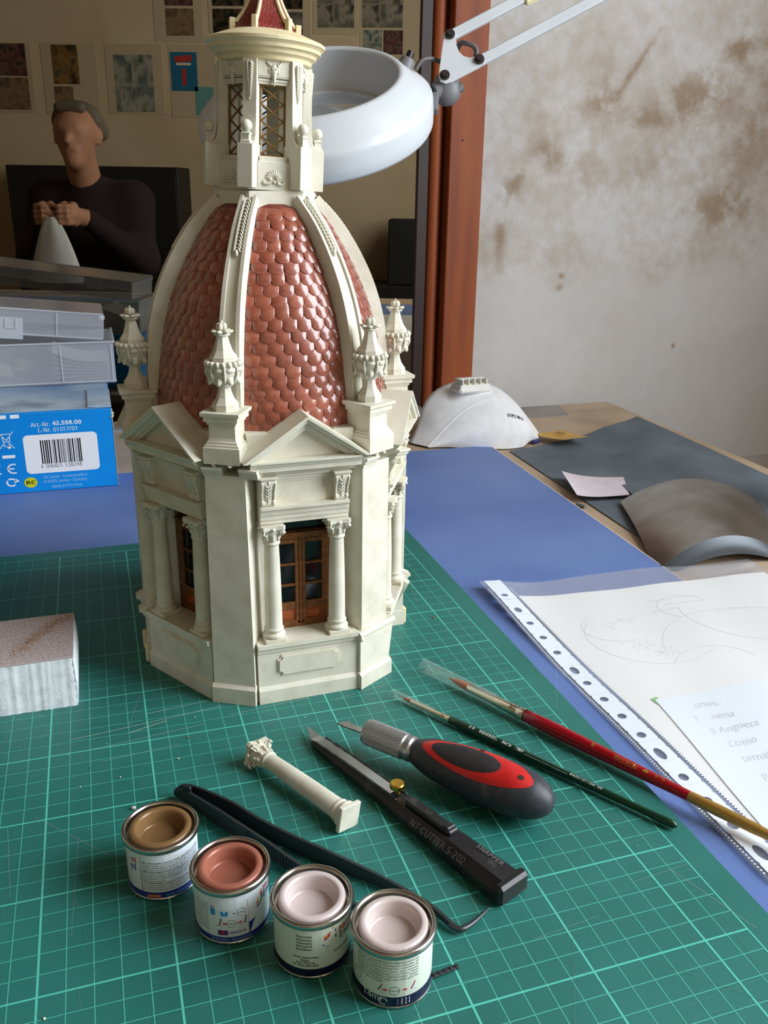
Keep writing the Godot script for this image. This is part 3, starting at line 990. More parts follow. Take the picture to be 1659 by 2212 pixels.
	# wall behind the columns and the wooden door-window
	var wl := MB.new()
	for s in [-1.0, 1.0]:
		wl.box(Vector3(s * 2.25, 7.3, 6.0), Vector3(0.9, 7.1, 0.5))
	wl.box(Vector3(0, 12.2, 5.95), Vector3(5.2, 2.7, 0.5))
	put(wl, "wall", M.resin, b)
	var fr := MB.new()
	for s in [-1.0, 1.0]:
		fr.box(Vector3(s * 1.66, 7.3, 6.1), Vector3(0.3, 7.1, 0.3), 0.03)
		fr.box(Vector3(s * 0.2, 6.75, 6.14), Vector3(0.22, 5.3, 0.24), 0.03)
		fr.box(Vector3(s * 1.4, 6.75, 6.12), Vector3(0.24, 5.3, 0.24), 0.03)
		for y in [4.04, 4.98, 5.2, 6.4, 7.68, 9.08]:
			fr.box(Vector3(s * 0.82, y, 6.12), Vector3(1.3, 0.14 if y > 5.3 and y < 9 else 0.24, 0.2), 0.02)
	fr.box(Vector3(0, 6.7, 6.24), Vector3(0.16, 5.4, 0.18), 0.05)
	fr.box(Vector3(0, 3.84, 6.1), Vector3(3.5, 0.2, 0.3), 0.02)
	fr.run([Vector2(6.0, 9.24), Vector2(6.22, 9.24), Vector2(6.26, 9.34), Vector2(6.36, 9.4), Vector2(6.36, 9.5), Vector2(6.5, 9.6), Vector2(6.5, 9.68), Vector2(6.0, 9.68)], -1.6, 1.6)
	fr.box(Vector3(0, 10.72, 6.1), Vector3(3.5, 0.24, 0.3), 0.02)
	put(fr, "window_frame", M.door_wood, b)
	for s in [-1.0, 1.0]:
		for r in [[5.32, 6.33], [6.47, 7.61], [7.75, 8.96]]:
			put(MB.new().box(Vector3(s * 0.8, (r[0] + r[1]) / 2, 6.06), Vector3(0.98, r[1] - r[0], 0.04)), "pane", M.tower_pane, b)
		var dp := MB.new()
		dp.box(Vector3(s * 0.8, 4.51, 6.08), Vector3(0.98, 0.72, 0.1))
		dp.box(Vector3(s * 0.8, 4.51, 6.13), Vector3(0.7, 0.46, 0.12), 0.05)
		put(dp, "door_panel", M.door_panel, b)
	put(MB.new().box(Vector3(0, 10.15, 6.04), Vector3(3.05, 0.95, 0.04)), "pane", M.tower_pane, b)


func pier(tower: Node3D, angle: float, kind: int) -> void:
	var p := holder("pier", tower, move(0, 0, 0, angle))
	var sh := MB.new()
	sh.box(Vector3(0, 8.6, 7.25), Vector3(2.2, 10.1, 2.1), 0.02)
	var lo := MB.new()
	var foot := MB.new()
	if kind == 1:
		# flush from foot to top, its band chipped away
		sh = MB.new()
		sh.push([Vector2(-1.22, 1.0), Vector2(1.22, 1.0), Vector2(1.1, 13.62), Vector2(-1.1, 13.62)], 6.2, 8.38)
		foot.run([Vector2(6.4, 0), Vector2(8.58, 0), Vector2(8.58, 0.98), Vector2(8.38, 1.16), Vector2(6.4, 1.16)], -1.3, 1.27)
		foot.blob(Vector3(1.24, 0.8, 8.5), Vector3(0.07, 0.14, 0.08))
	elif kind == 2:
		lo.push([Vector2(-1.35, 1.0), Vector2(1.2, 1.0), Vector2(1.55, 3.36), Vector2(-1.35, 3.36)], 6.4, 8.46)
		put(lo, "dado", M.resin, p)
		put(MB.new().run([Vector2(6.4, 3.3), Vector2(8.5, 3.3), Vector2(8.62, 3.42), Vector2(8.62, 3.52), Vector2(8.46, 3.66), Vector2(6.4, 3.66)], -1.45, 1.62), "band", M.resin, p)
		foot.run([Vector2(6.4, 0), Vector2(8.64, 0), Vector2(8.64, 0.86), Vector2(8.46, 1.04), Vector2(6.4, 1.04)], -1.45, 1.3)
		put(MB.new().blob(Vector3(-1.35, 3.3, 8.56), Vector3(0.16, 0.2, 0.12)), "broken_edge", M.resin, p)
	else:
		lo.box(Vector3(0, 2.2, 7.3), Vector3(2.3, 2.4, 2.0), 0.02)
		put(lo, "dado", M.resin, p)
		foot.run([Vector2(6.4, 0), Vector2(8.4, 0), Vector2(8.4, 0.86), Vector2(8.3, 1.04), Vector2(6.4, 1.04)], -1.2, 1.2)
		for s in [-1.0, 1.0]:
			put(MB.new().run([Vector2(7.6, 3.2), Vector2(8.45, 3.2), Vector2(8.6, 3.5), Vector2(8.75, 3.55), Vector2(8.75, 3.72), Vector2(7.6, 4.3)], s * 0.95 - 0.3, s * 0.95 + 0.3), "band_scrap", M.resin, p)
			put(MB.new().box(Vector3(s * 0.9, 0.6, 8.4), Vector3(0.5, 1.2, 0.35), 0.1), "plinth_scrap", M.resin_yellow, p)
	put(sh, "shaft", M.resin, p)
	put(foot, "plinth", M.resin, p)
	# what is left of the cap moulding
	var prof := [Vector2(6.2, 13.55), Vector2(8.4, 13.55), Vector2(8.42, 13.7), Vector2(8.52, 13.76), Vector2(8.56, 13.9), Vector2(8.68, 13.98), Vector2(8.68, 14.1), Vector2(6.2, 14.14)]
	put(MB.new().run(prof, -1.16, -0.12 if kind > 0 else 1.1), "cap_moulding", M.resin, p)
	if kind > 0:
		put(MB.new(Transform3D(Basis(Vector3.BACK, -0.05 * kind), Vector3(0, 0.02, 0))).run(prof, 0.14, 1.14), "cap_moulding", M.resin, p)
		var ch := MB.new()
		rng.seed = 30 + kind
		for k in 5:
			ch.box(Vector3(rng.randf_range(-0.6, 0.6), 14.16 + rng.randf() * 0.1, rng.randf_range(8.2, 8.65)), Vector3(rng.randf_range(0.15, 0.4), rng.randf_range(0.06, 0.14), rng.randf_range(0.12, 0.3)), 0.02, Basis.from_euler(Vector3(rng.randf(), rng.randf() * 3, rng.randf() * 0.6)))
		put(ch, "chipped_bits", M.resin, p)
	# pedestal
	var pe := MB.new(Transform3D(Basis(Vector3.UP, PI / 4), Vector3(0, 0, 7.72)))
	var k2 := sqrt(2.0)
	var prof2 := []
	for q in [[0.0, 14.3], [0.98, 14.3], [0.98, 15.15], [0.92, 15.2], [0.9, 15.3], [0.82, 15.34], [0.82, 15.42], [0.74, 15.5], [0.7, 15.62], [0.7, 16.3], [0.78, 16.34], [0.78, 16.46], [0.9, 16.5], [0.9, 16.72], [1.02, 16.8], [1.04, 16.98], [0.0, 16.98]]:
		prof2.append([q[0] * k2, q[1]])
	pe.lathe(prof2, 4, false, true)
	put(pe, "pedestal", M.resin, p)


func urn_meshes() -> Array:
	var u := MB.new()
	u.lathe([[0.0, 0.0], [0.68, 0.0], [0.68, 0.34], [0.62, 0.4], [0.44, 0.66], [0.34, 0.95], [0.3, 1.2], [0.0, 1.2]], 8, false, true, PI / 8)
	u.lathe([[0.3, 1.16], [0.4, 1.22], [0.42, 1.28], [0.5, 1.36], [0.7, 1.6], [0.82, 1.9], [0.86, 2.2], [0.86, 2.36]], 24, true)
	for k in 8:
		var a := TAU * k / 8
		var d := Vector3(sin(a), 0, cos(a))
		var turn := Basis(Vector3.UP, a)
		u.blob(d * 0.66 + Vector3(0, 1.72, 0), Vector3(0.2, 0.4, 0.16), turn * Basis(Vector3.RIGHT, -0.5))
		u.blob(d * 0.84 + Vector3(0, 2.14, 0), Vector3(0.26, 0.14, 0.1), turn)
		var e := Vector3(sin(a + PI / 8), 0, cos(a + PI / 8))
		u.tube([e * 0.44 + Vector3(0, 1.3, 0), e * 0.76 + Vector3(0, 1.62, 0), e * 0.9 + Vector3(0, 1.95, 0), e * 0.9 + Vector3(0, 2.3, 0)], [0.04, 0.07, 0.07, 0.05], 6)
	var lid := MB.new()
	for k in 18:
		var a := TAU * k / 18
		lid.blob(Vector3(sin(a), 0, cos(a)) * 0.84 + Vector3(0, 2.42, 0), Vector3(0.12, 0.17, 0.16), Basis(Vector3.UP, a) * Basis(Vector3.BACK, 0.3))
	lid.lathe([[0.0, 2.3], [0.86, 2.32], [0.84, 2.5], [0.7, 2.54]], 24, true)
	lid.lathe([[0.7, 2.5], [0.7, 2.74], [0.64, 2.8], [0.48, 3.05], [0.36, 3.4], [0.29, 3.7], [0.27, 3.78]], 8, false, true, PI / 8)
	lid.lathe([[0.27, 3.74], [0.42, 3.8], [0.4, 3.86], [0.3, 3.9]], 20, true)
	for k in 7:
		var a := TAU * k / 7
		lid.blob(Vector3(sin(a), 0, cos(a)) * 0.34 + Vector3(0, 3.95, 0), Vector3(0.17, 0.1, 0.25), Basis(Vector3.UP, a) * Basis(Vector3.RIGHT, -0.25))
		if k < 5:
			var b := TAU * k / 5
			lid.blob(Vector3(sin(b), 0, cos(b)) * 0.14 + Vector3(0, 4.2, 0), Vector3(0.15, 0.2, 0.16), Basis(Vector3.UP, b))
	lid.blob(Vector3(0, 4.4, 0), Vector3(0.07, 0.13, 0.07))
	return [u.mesh(), lid.mesh()]


func shingle_mesh(k: int) -> ArrayMesh:
	# a scalloped tile, tip down; slightly cushioned
	var m := MB.new()
	var rim := []
	for j in 9:
		var a := PI + PI * j / 8
		rim.append(Vector2(cos(a) * 0.385, sin(a) * 0.36 - 0.0))
	rim.append(Vector2(0.385, 0.5))
	rim.append(Vector2(-0.385, 0.5))
	var top := 0.045 + 0.008 * k
	m.group(1)
	var inner := []
	for q in rim:
		inner.append(Vector2(q.x * 0.93, q.y * 0.92 + 0.01))
	var c := Vector3(0.02 * (k - 1), 0.06, top + 0.006 * k)
	for j in rim.size():
		var n := (j + 1) % rim.size()
		var a0 := Vector3(rim[j].x, rim[j].y, -0.03)
		var b0 := Vector3(rim[n].x, rim[n].y, -0.03)
		var a1 := Vector3(rim[j].x, rim[j].y, top - 0.02)
		var b1 := Vector3(rim[n].x, rim[n].y, top - 0.02)
		var a2 := Vector3(inner[j].x, inner[j].y, top)
		var b2 := Vector3(inner[n].x, inner[n].y, top)
		m.group(-1)
		m.quad(a0, a1, b1, b0)
		m.group(1)
		m.quad(a1, a2, b2, b1)
		m.tri(a2, c, b2)
	return m.mesh()


func dome_frame(angle: float, h: float) -> Transform3D:
	# a point of the dome's skin: x level, y up along the skin, z outwards
	var d := 0.05
	var up := Vector3(0, 2 * d, smooth_table(DOME, h + d) - smooth_table(DOME, h - d)).normalized()
	var b := Basis(Vector3.RIGHT, up, Vector3.RIGHT.cross(up))
	var turn := Basis(Vector3.UP, angle)
	return Transform3D(turn * b, turn * Vector3(0, h, smooth_table(DOME, h)))


func dome(tower: Node3D) -> void:
	var tiles := [shingle_mesh(0), shingle_mesh(1), shingle_mesh(2)]
	rng.seed = 404
	var made := 0
	for side in 6:
		# sides in the order in which they show: front, left, right, then the three behind
		var turn: float = deg_to_rad([0.0, -60.0, 60.0, -120.0, 120.0, 180.0][side])
		var bed := MB.new()
		bed.surf(func(u: float, v: float) -> Vector3:
			var h := lerpf(14.2, 26.85, v)
			var a := turn + lerpf(-PI / 6, PI / 6, u)
			var r := smooth_table(DOME, h) - 0.02
			return Vector3(sin(a) * r, h, cos(a) * r), 10, 30)
		var panel := put(bed, "dome_panel", M.terracotta_bed, tower)
		var rest := MB.new()
		var h := 14.55
		var row := 0
		while h < 26.5:
			var r := smooth_table(DOME, h)
			var half := PI / 6 - 0.34 / r
			var count := maxi(2, roundi(2.0 * half * r / 0.8))
			var step := 2.0 * half / count
			for k in range(-1, count + 1):
				var a := -half + (k + 0.5 + (0.25 if row % 2 == 0 else -0.25)) * step + rng.randf_range(-0.03, 0.03) * step
				if absf(a) > half + 0.1 / r:
					continue
				var f := dome_frame(turn + a, h + rng.randf_range(-0.02, 0.02))
				f.basis = f.basis * Basis(Vector3.RIGHT, -0.075 + rng.randf_range(-0.015, 0.015)) * Basis(Vector3.BACK, rng.randf_range(-0.05, 0.05))
				f = f * Transform3D(Basis.from_scale(Vector3(step * r / 0.785, 1.0, 1.0)), Vector3(0, 0, 0.03))
				var pick := rng.randi() % 3
				if side < 3 and made < 300:
					put_mesh(tiles[pick], "shingle", M["terracotta%d" % (rng.randi() % 3)], panel, f)
					made += 1
				else:
					rest.st.append_from(tiles[pick], 0, Transform3D(f.basis, f.origin * CM))
			var d := 0.05
			var lean := (smooth_table(DOME, h + d) - smooth_table(DOME, h - d)) / (2 * d)
			h += 0.59 / sqrt(1.0 + lean * lean)
			row += 1
		if side >= 2:
			var o := MeshInstance3D.new()
			rest.st.index()
			o.mesh = rest.st.commit()
			if o.mesh.get_surface_count() > 0:
				o.material_override = M.terracotta1
				o.name = "shingles"
				o.set_meta("kind", "stuff")
				panel.add_child(o, true)
	# ribs
	for k in 6:
		var turn := Basis(Vector3.UP, deg_to_rad(30.0 + 60.0 * k))
		var rb := MB.new()
		var cs := [Vector2(-1, -1.1), Vector2(-1, 0), Vector2(-0.62, 0), Vector2(-0.62, -0.13), Vector2(0.62, -0.13), Vector2(0.62, 0), Vector2(1, 0), Vector2(1, -1.1)]
		var at := func(i: int, h: float) -> Vector3:
			var w := lerpf(0.6, 0.44, clampf((h - 18.0) / 9.0, 0, 1))
			var slope := (smooth_table(RIB, h + 0.1) - smooth_table(RIB, h - 0.1)) / 0.2
			var n := Vector2(1, -slope).normalized()
			return turn * Vector3(cs[i].x * w, h + n.y * cs[i].y, smooth_table(RIB, h) + n.x * cs[i].y)
		var steps := 30
		for i in cs.size() - 1:
			rb.group(20 + i)
			for j in steps:
				var h0 := lerpf(14.3, 27.3, float(j) / steps)
				var h1 := lerpf(14.3, 27.3, float(j + 1) / steps)
				rb.quad(at.call(i, h0), at.call(i, h1), at.call(i + 1, h1), at.call(i + 1, h0))
		var rib := put(rb, "rib", M.resin, tower)
		# string of husks down the upper rib
		var hk := MB.new()
		for j in 15:
			var h := 27.0 - j * 0.165
			var slope := (smooth_table(RIB, h + 0.1) - smooth_table(RIB, h - 0.1)) / 0.2
			var up := Vector3(0, 1, slope).normalized()
			var fb := turn * Basis(Vector3.RIGHT, up, Vector3.RIGHT.cross(up))
			for s in [-1.0, 1.0]:
				hk.blob(turn * Vector3(s * 0.12, h, smooth_table(RIB, h) - 0.02), Vector3(0.06, 0.2, 0.11), fb * Basis(Vector3.BACK, s * 0.5), 6, 4)
		var hb := 24.5
		hk.blob(turn * Vector3(0, hb, smooth_table(RIB, hb) - 0.02), Vector3(0.12, 0.2, 0.1), turn)
		put(hk, "husk_garland", M.resin, rib)


func lantern(tower: Node3D) -> void:
	# stands a little crooked on the dome
	var l := holder("lantern", tower, Transform3D(Basis(Vector3.BACK, deg_to_rad(-2.4)), Vector3(-0.1, 27.58, 0)))
	put(MB.new().lathe([[0.0, -0.06], [2.75, -0.06], [2.75, 0.06], [0.0, 0.06]], 6, false, true, PI / 6), "floor_slab", M.resin, l)
	for k in 6:
		var t := Transform3D(Basis(Vector3.UP, deg_to_rad(30.0 + 60.0 * k)), Vector3.ZERO)
		var p := MB.new(t)
		p.box(Vector3(0, 1.08, 2.45), Vector3(0.82, 2.12, 1.6), 0.02)
		p.run([Vector2(1.5, 2.0), Vector2(3.1, 2.0), Vector2(2.9, 2.16), Vector2(2.72, 2.3), Vector2(2.62, 2.5), Vector2(2.56, 2.9), Vector2(2.52, 3.6), Vector2(2.5, 4.6), Vector2(2.48, 6.15), Vector2(1.5, 6.15)], -0.36, 0.36)
		put(p, "buttress", M.resin, l)
		var f := MB.new(t * Transform3D(Basis.IDENTITY, Vector3(0, 2.12, 2.96)))
		f.lathe([[0.36, 0.0], [0.36, 0.12], [0.26, 0.2], [0.26, 0.4], [0.34, 0.48], [0.28, 0.54], [0.14, 0.6]], 4, false, true, PI / 4)
		f.blob(Vector3(0, 0.86, 0), Vector3(0.29, 0.3, 0.29), Basis.IDENTITY, 14, 9)
		put(f, "ball_finial", M.resin, l)
		var hk := MB.new(t)
		for j in 12:
			var w := lerpf(1.0, 0.25, j / 11.0)
			var y := 5.9 - j * 0.13
			for s in [-1.0, 1.0]:
				hk.blob(Vector3(s * 0.1 * w, y, 2.52), Vector3(0.09 * w, 0.15, 0.12 * w + 0.02), Basis(Vector3.BACK, s * 0.5), 6, 4)
		hk.blob(Vector3(0, 4.3, 2.52), Vector3(0.04, 0.1, 0.05))
		put(hk, "husk_drop", M.resin, l)
		# between the buttresses
		var u := Transform3D(Basis(Vector3.UP, deg_to_rad(60.0 * k)), Vector3.ZERO)
		var ap := MB.new(u)
		ap.box(Vector3(0, 0.68, 2.1), Vector3(1.72, 1.36, 0.5), 0.03)
		ap.box(Vector3(0, 1.44, 2.02), Vector3(1.5, 0.32, 0.5), 0.04)
		rng.seed = 60 + k
		# a worn shell and scrolls
		for j in 9:
			var a := PI * (0.06 + 0.11 * j)
			ap.blob(Vector3(cos(a) * 0.26, 0.52 + sin(a) * 0.24, 2.36), Vector3(0.07, 0.2, 0.12), Basis(Vector3.BACK, a - PI / 2), 6, 4)
		for s in [-1.0, 1.0]:
			ap.tube([Vector3(s * 0.2, 0.3, 2.4), Vector3(s * 0.42, 0.24, 2.4), Vector3(s * 0.56, 0.32, 2.38), Vector3(s * 0.5, 0.42, 2.38)], [0.09, 0.08, 0.06, 0.05], 6)
		for j in 6:
			ap.blob(Vector3(rng.randf_range(-0.3, 0.3), rng.randf_range(0.1, 0.6), 2.38), Vector3.ONE * rng.randf_range(0.05, 0.11))
		put(ap, "apron_panel", M.resin, l)
		var fz := MB.new(u)
		fz.box(Vector3(0, 5.72, 1.98), Vector3(1.66, 0.8, 0.4), 0.02)
		fz.box(Vector3(0, 5.2, 1.93), Vector3(1.58, 0.12, 0.4), 0.02)
		fz.box(Vector3(0, 5.36, 1.98), Vector3(1.6, 0.12, 0.4), 0.02)
		fz.box(Vector3(0, 5.08, 1.9), Vector3(1.56, 0.14, 0.36), 0.02)
		# ox skull
		fz.blob(Vector3(0, 5.66, 2.2), Vector3(0.22, 0.28, 0.12))
		fz.blob(Vector3(0, 5.32, 2.22), Vector3(0.1, 0.3, 0.1))
		fz.blob(Vector3(0, 5.06, 2.2), Vector3(0.05, 0.14, 0.06))
		for s in [-1.0, 1.0]:
			fz.tube([Vector3(s * 0.18, 5.86, 2.2), Vector3(s * 0.34, 5.98, 2.2), Vector3(s * 0.4, 6.08, 2.18)], [0.08, 0.06, 0.03], 6)
			fz.blob(Vector3(s * 0.24, 5.62, 2.18), Vector3(0.06, 0.16, 0.06))
			fz.blob(Vector3(s * 0.09, 5.72, 2.3), Vector3(0.05, 0.05, 0.04))
		put(fz, "frieze_panel", M.resin, l)
		var la := MB.new(u)
		for s in [-1.0, 1.0]:
			la.box(Vector3(s * 0.66, 3.3, 1.86), Vector3(0.12, 3.46, 0.14), 0.02)
		la.box(Vector3(0, 4.98, 1.86), Vector3(1.3, 0.12, 0.14), 0.02)
		la.box(Vector3(0, 1.64, 1.86), Vector3(1.3, 0.1, 0.14), 0.02)
		for j in 4:
			var y0 := 1.7 + j * 0.81
			for s in [-1.0, 1.0]:
				la.tube([Vector3(-0.6 * s, y0, 1.86 + 0.02 * s), Vector3(0.6 * s, y0 + 0.81, 1.86 + 0.02 * s)], [0.052], 6)
		put(la, "lattice_window", M.brass_paint, l)
	var cp := MB.new()
	cp.lathe([[0.0, 6.1], [2.3, 6.1], [2.42, 6.16], [2.46, 6.34], [2.58, 6.42], [2.66, 6.46], [2.7, 6.6], [2.8, 6.68], [2.9, 6.7], [2.93, 6.86], [3.04, 6.96], [3.12, 7.0], [3.14, 7.14], [3.05, 7.2], [2.6, 7.36], [1.9, 7.62], [0.0, 7.9]], 56)
	put(cp, "round_cornice", M.resin_yellow, l)
	var sp := [[7.5, 1.72], [7.75, 1.66], [8.0, 1.46], [8.4, 1.16], [8.9, 0.88], [9.4, 0.66], [10.0, 0.46], [10.8, 0.28], [11.6, 0.16]]
	for k in 6:
		var sf := MB.new(Transform3D(Basis(Vector3.UP, deg_to_rad(60.0 * k)), Vector3.ZERO))
		sf.surf(func(uu: float, vv: float) -> Vector3:
			var y := lerpf(7.55, 11.5, vv)
			var r := table_at(sp, y) * 0.9
			return Vector3(lerpf(-1, 1, uu) * r * 0.577, y, r), 4, 24)
		put(sf, "spire_panel", M.spire_red, l)
		var sr := MB.new(Transform3D(Basis(Vector3.UP, deg_to_rad(30.0 + 60.0 * k)), Vector3.ZERO))
		var path := []
		var rad := []
		for j in 16:
			var y := lerpf(8.0, 11.6, j / 15.0)
			path.append(Vector3(0, y, table_at(sp, y) * 1.06))
			rad.append(lerpf(0.12, 0.08, j / 15.0))
		sr.tube(path, rad, 6)
		sr.box(Vector3(0, 7.84, 1.74), Vector3(0.28, 0.7, 0.3), 0.03)
		put(sr, "spire_rib", M.resin_yellow, l)
	var tp := MB.new()
	tp.lathe([[0.3, 11.4], [0.34, 11.6], [0.2, 11.75], [0.14, 11.9]], 16, true)
	tp.blob(Vector3(0, 12.2, 0), Vector3(0.36, 0.36, 0.36), Basis.IDENTITY, 14, 9)
	put(tp, "top_ball", M.resin_yellow, l)


func build_tower(columns: Dictionary) -> void:
	var t := thing("tower_model", "cream resin model of a domed six-sided tower with terracotta shingles, on the green mat", "model", move(13.95, 0, -24.7, 1.5))
	for k in 6:
		bay(t, 60.0 * k, columns, k != 1)
		pier(t, 30.0 + 60.0 * k, 2 if k == 0 else (1 if k == 5 else 0))
	var urn := urn_meshes()
	for k in 6:
		var a := deg_to_rad(30.0 + 60.0 * k)
		var o := put_mesh(urn[0], "urn", M.resin, t, Transform3D(Basis(Vector3.UP, a), Vector3(sin(a) * 7.76, 16.98, cos(a) * 7.76)))
		put_mesh(urn[1], "urn_lid", M.resin, o)
	put(MB.new().lathe([[0.0, 13.6], [7.0, 13.6], [7.0, 14.42], [0.0, 14.42]], 6, false, true, PI / 6), "roof_slab", M.resin, t)
	dome(t)
	put(MB.new().lathe([[0.0, 26.6], [2.95, 26.66], [2.85, 27.5], [0.0, 27.52]], 6, false, true, PI / 6), "collar", M.resin, t)
	lantern(t)


func build_loose_column(columns: Dictionary) -> void:
	var base := Vector3(13.32, 0.63, -5.3)
	var top := Vector3(10.05, 0.7, -11.5)
	var c := thing("loose_column", "single cream resin column lying on the mat beside the tweezers", "column", along(base, top, 0.18))
	put_mesh(columns.shaft, "shaft", M.resin, c)
	put_mesh(columns.capital, "capital", M.resin, c)
	put_mesh(columns.base, "base", M.resin, c)


# ---------------------------------------------------------------- paint tins

func print_on(parent: Node3D, marks: Array, place: Callable) -> void:
	var by := {}
	for k in marks:
		if not by.has(k[0]):
			by[k[0]] = MB.new()
		var m: MB = by[k[0]]
		match k[1]:
			"text":
				write(m, k[2], k[3], k[4], k[5], place, k[6] if k.size() > 6 else false, k[7] if k.size() > 7 else 0.0)
			"rect":
				patch(m, k[2], k[3], k[4], k[5], place, maxi(1, int(absf(k[4] - k[2]) / 0.12)))
			"disc":
				disc(m, k[2], k[3], k[4], place, k[5] if k.size() > 5 else 0.0)
			"arc":
				disc(m, k[2], k[3], k[4], place, k[5], 20, k[6], k[7])
			"poly":
				shape2d(m, k[2], place)
			"line":
				stroke(m, k[2], k[3], place)
	for key in by:
		put(by[key], "printing", M[key], parent)


func arrow(x: float, y: float, s: float) -> Array:
	return [Vector2(x, y + 0.03 * s), Vector2(x + 0.1 * s, y + 0.03 * s), Vector2(x + 0.1 * s, y + 0.06 * s), Vector2(x + 0.19 * s, y), Vector2(x + 0.1 * s, y - 0.06 * s), Vector2(x + 0.1 * s, y - 0.03 * s), Vector2(x, y - 0.03 * s)]


func tin_marks(k: int) -> Array:
	var out := []
	if k == 0:
		out.append(["label_blue", "rect", -4.2, 0.12, 4.2, 0.42])
		out.append(["label_blue", "poly", [Vector2(-1.0, 0.3), Vector2(-1.0, 1.5), Vector2(-1.3, 1.42), Vector2(-1.6, 1.2), Vector2(-2.0, 0.7), Vector2(-2.2, 0.3)]])
		out.append(["print_grey", "line", [Vector2(1.9, 2.1), Vector2(-0.98, 2.1), Vector2(-0.98, 0.42)], 0.012])
		var lines := ["MPL: inflammable. Contains cobalt, may produce an allergic", "reaction. Keep out of reach of children. Do not breathe", "vapour. Mantengase alejado de los ninos. No respire los", "vapores. No verter el resto. No en los desagues.", "NBR: Entzundlich. Zusammengesetzt aus Losemitteln.", "Darf nicht in die Hande von Kindern gelangen. Dampf", "einatmen vermeiden. Bei Beruhrung mit den Augen grund-", "lich abspulen und Arzt konsultieren. Nur in gut gelufteten", "Raumen verwenden.", "ITA: Infiammabile. Conservare fuori della portata dei bam-", "bini. Non respirare i vapori. In caso di contatto con gli", "occhi lavare bene. Usare solo in luogo ben ventilato,", "lontano da fiamme. Non disperdere nell'ambiente."]
		for j in lines.size():
			out.append(["print_black", "text", lines[j], -0.9, 1.9 - j * 0.112, 0.062, j == 0 or j == 4 or j == 9, 2.7 if lines[j].length() > 30 else 0.9])
		out.append(["print_red", "rect", -0.85, 0.13, -0.12, 0.33])
		out.append(["print_ochre", "text", "HORNBY", -0.76, 0.23, 0.12, true, 0.56])
		out.append(["print_pale_blue", "text", "Hornby Hobbies Ltd. Enamel paint", 0.0, 0.25, 0.09, false, 1.7])
		out.append(["print_red", "text", "ol", -1.5, 1.86, 0.26, true])
		out.append(["label_blue", "text", "el", -1.58, 1.5, 0.3, true])
		out.append(["print_white", "text", "e", -1.72, 0.72, 0.3, true])
	elif k == 1:
		out.append(["label_blue", "rect", -4.2, 0.12, 4.2, 0.36])
		out.append(["label_blue", "poly", [Vector2(0.62, 0.3), Vector2(0.62, 0.86), Vector2(0.9, 0.94), Vector2(1.2, 1.1), Vector2(1.6, 1.38), Vector2(2.2, 1.6), Vector2(2.2, 0.3)]])
		out.append(["print_red", "line", [Vector2(-0.9, 1.98), Vector2(0.6, 1.98), Vector2(0.62, 0.4)], 0.012])
		for j in 9:
			out.append(["print_grey", "text", ["and use only in", "well ventilated", "areas. Keep away", "from fire. Stir", "well before use", "and clean your", "brushes at once", "with white spirit", "after painting."][j], -1.62, 1.84 - j * 0.15, 0.075, false, 0.62])
		out.append(["print_sky", "poly", [Vector2(-0.9, 1.72), Vector2(-0.7, 1.72), Vector2(-0.7, 1.4), Vector2(-0.88, 1.4)]])
		out.append(["print_grey", "line", [Vector2(-0.88, 1.86), Vector2(-0.82, 1.74), Vector2(-0.74, 1.84)], 0.025])
		out.append(["print_sky", "poly", [Vector2(-0.5, 1.62), Vector2(-0.18, 1.62), Vector2(-0.22, 1.4), Vector2(-0.46, 1.4)]])
		out.append(["print_black", "rect", 0.0, 1.5, 0.1, 1.53])
		for c in [[0.34, 1.52], [-0.08, 1.02]]:
			out.append(["print_black", "disc", c[0], c[1], 0.18, 0.165])
			out.append(["print_black", "text", "12.00 min", c[0] - 0.12, c[1], 0.06, true, 0.24])
		for c in [-0.56, 0.42]:
			out.append(["print_grey", "line", [Vector2(c, 0.92), Vector2(c + 0.06, 1.1), Vector2(c + 0.1, 1.28)], 0.05])
			out.append(["print_grey", "line", [Vector2(c - 0.16, 0.9), Vector2(c + 0.16, 0.9)], 0.02])
		out.append(["print_red", "poly", arrow(-0.42, 1.03, 1.0)])
		out.append(["print_red", "poly", arrow(0.16, 1.03, 1.0)])
		# small flag
		out.append(["print_violet", "rect", -0.62, 0.46, -0.22, 0.7])
		out.append(["print_white", "line", [Vector2(-0.62, 0.46), Vector2(-0.22, 0.7)], 0.06])
		out.append(["print_white", "line", [Vector2(-0.62, 0.7), Vector2(-0.22, 0.46)], 0.06])
		out.append(["print_red", "rect", -0.62, 0.555, -0.22, 0.605])
		out.append(["print_red", "rect", -0.445, 0.46, -0.395, 0.7])
		out.append(["label_blue", "text", "Made in the UK", -0.14, 0.58, 0.12, true, 0.62])
		out.append(["print_pale_blue", "text", "(0) 1843 233525   www.humbrol.com", -0.9, 0.24, 0.1, false, 1.6])
		out.append(["print_ochre", "poly", [Vector2(1.0, 1.62), Vector2(1.28, 2.06), Vector2(1.34, 2.02), Vector2(1.08, 1.58)]])
		out.append(["print_red", "poly", [Vector2(0.98, 1.56), Vector2(1.3, 1.98), Vector2(1.34, 1.88), Vector2(1.06, 1.5)]])
		out.append(["print_violet", "poly", [Vector2(0.98, 1.36), Vector2(1.34, 1.86), Vector2(1.36, 1.72), Vector2(1.06, 1.34)]])
		out.append(["print_green", "poly", [Vector2(1.1, 1.4), Vector2(1.36, 1.7), Vector2(1.36, 1.56), Vector2(1.16, 1.36)]])
		out.append(["print_red", "text", "Humbrol", 1.42, 1.98, 0.24, true])
		out.append(["label_blue", "text", "Enamel", 1.42, 1.66, 0.3, true])
		out.append(["print_white", "text", "14 ml", 1.16, 0.66, 0.22, false])
		out.append(["print_white", "text", "e", 1.7, 0.92, 0.34, false])
	elif k == 2:
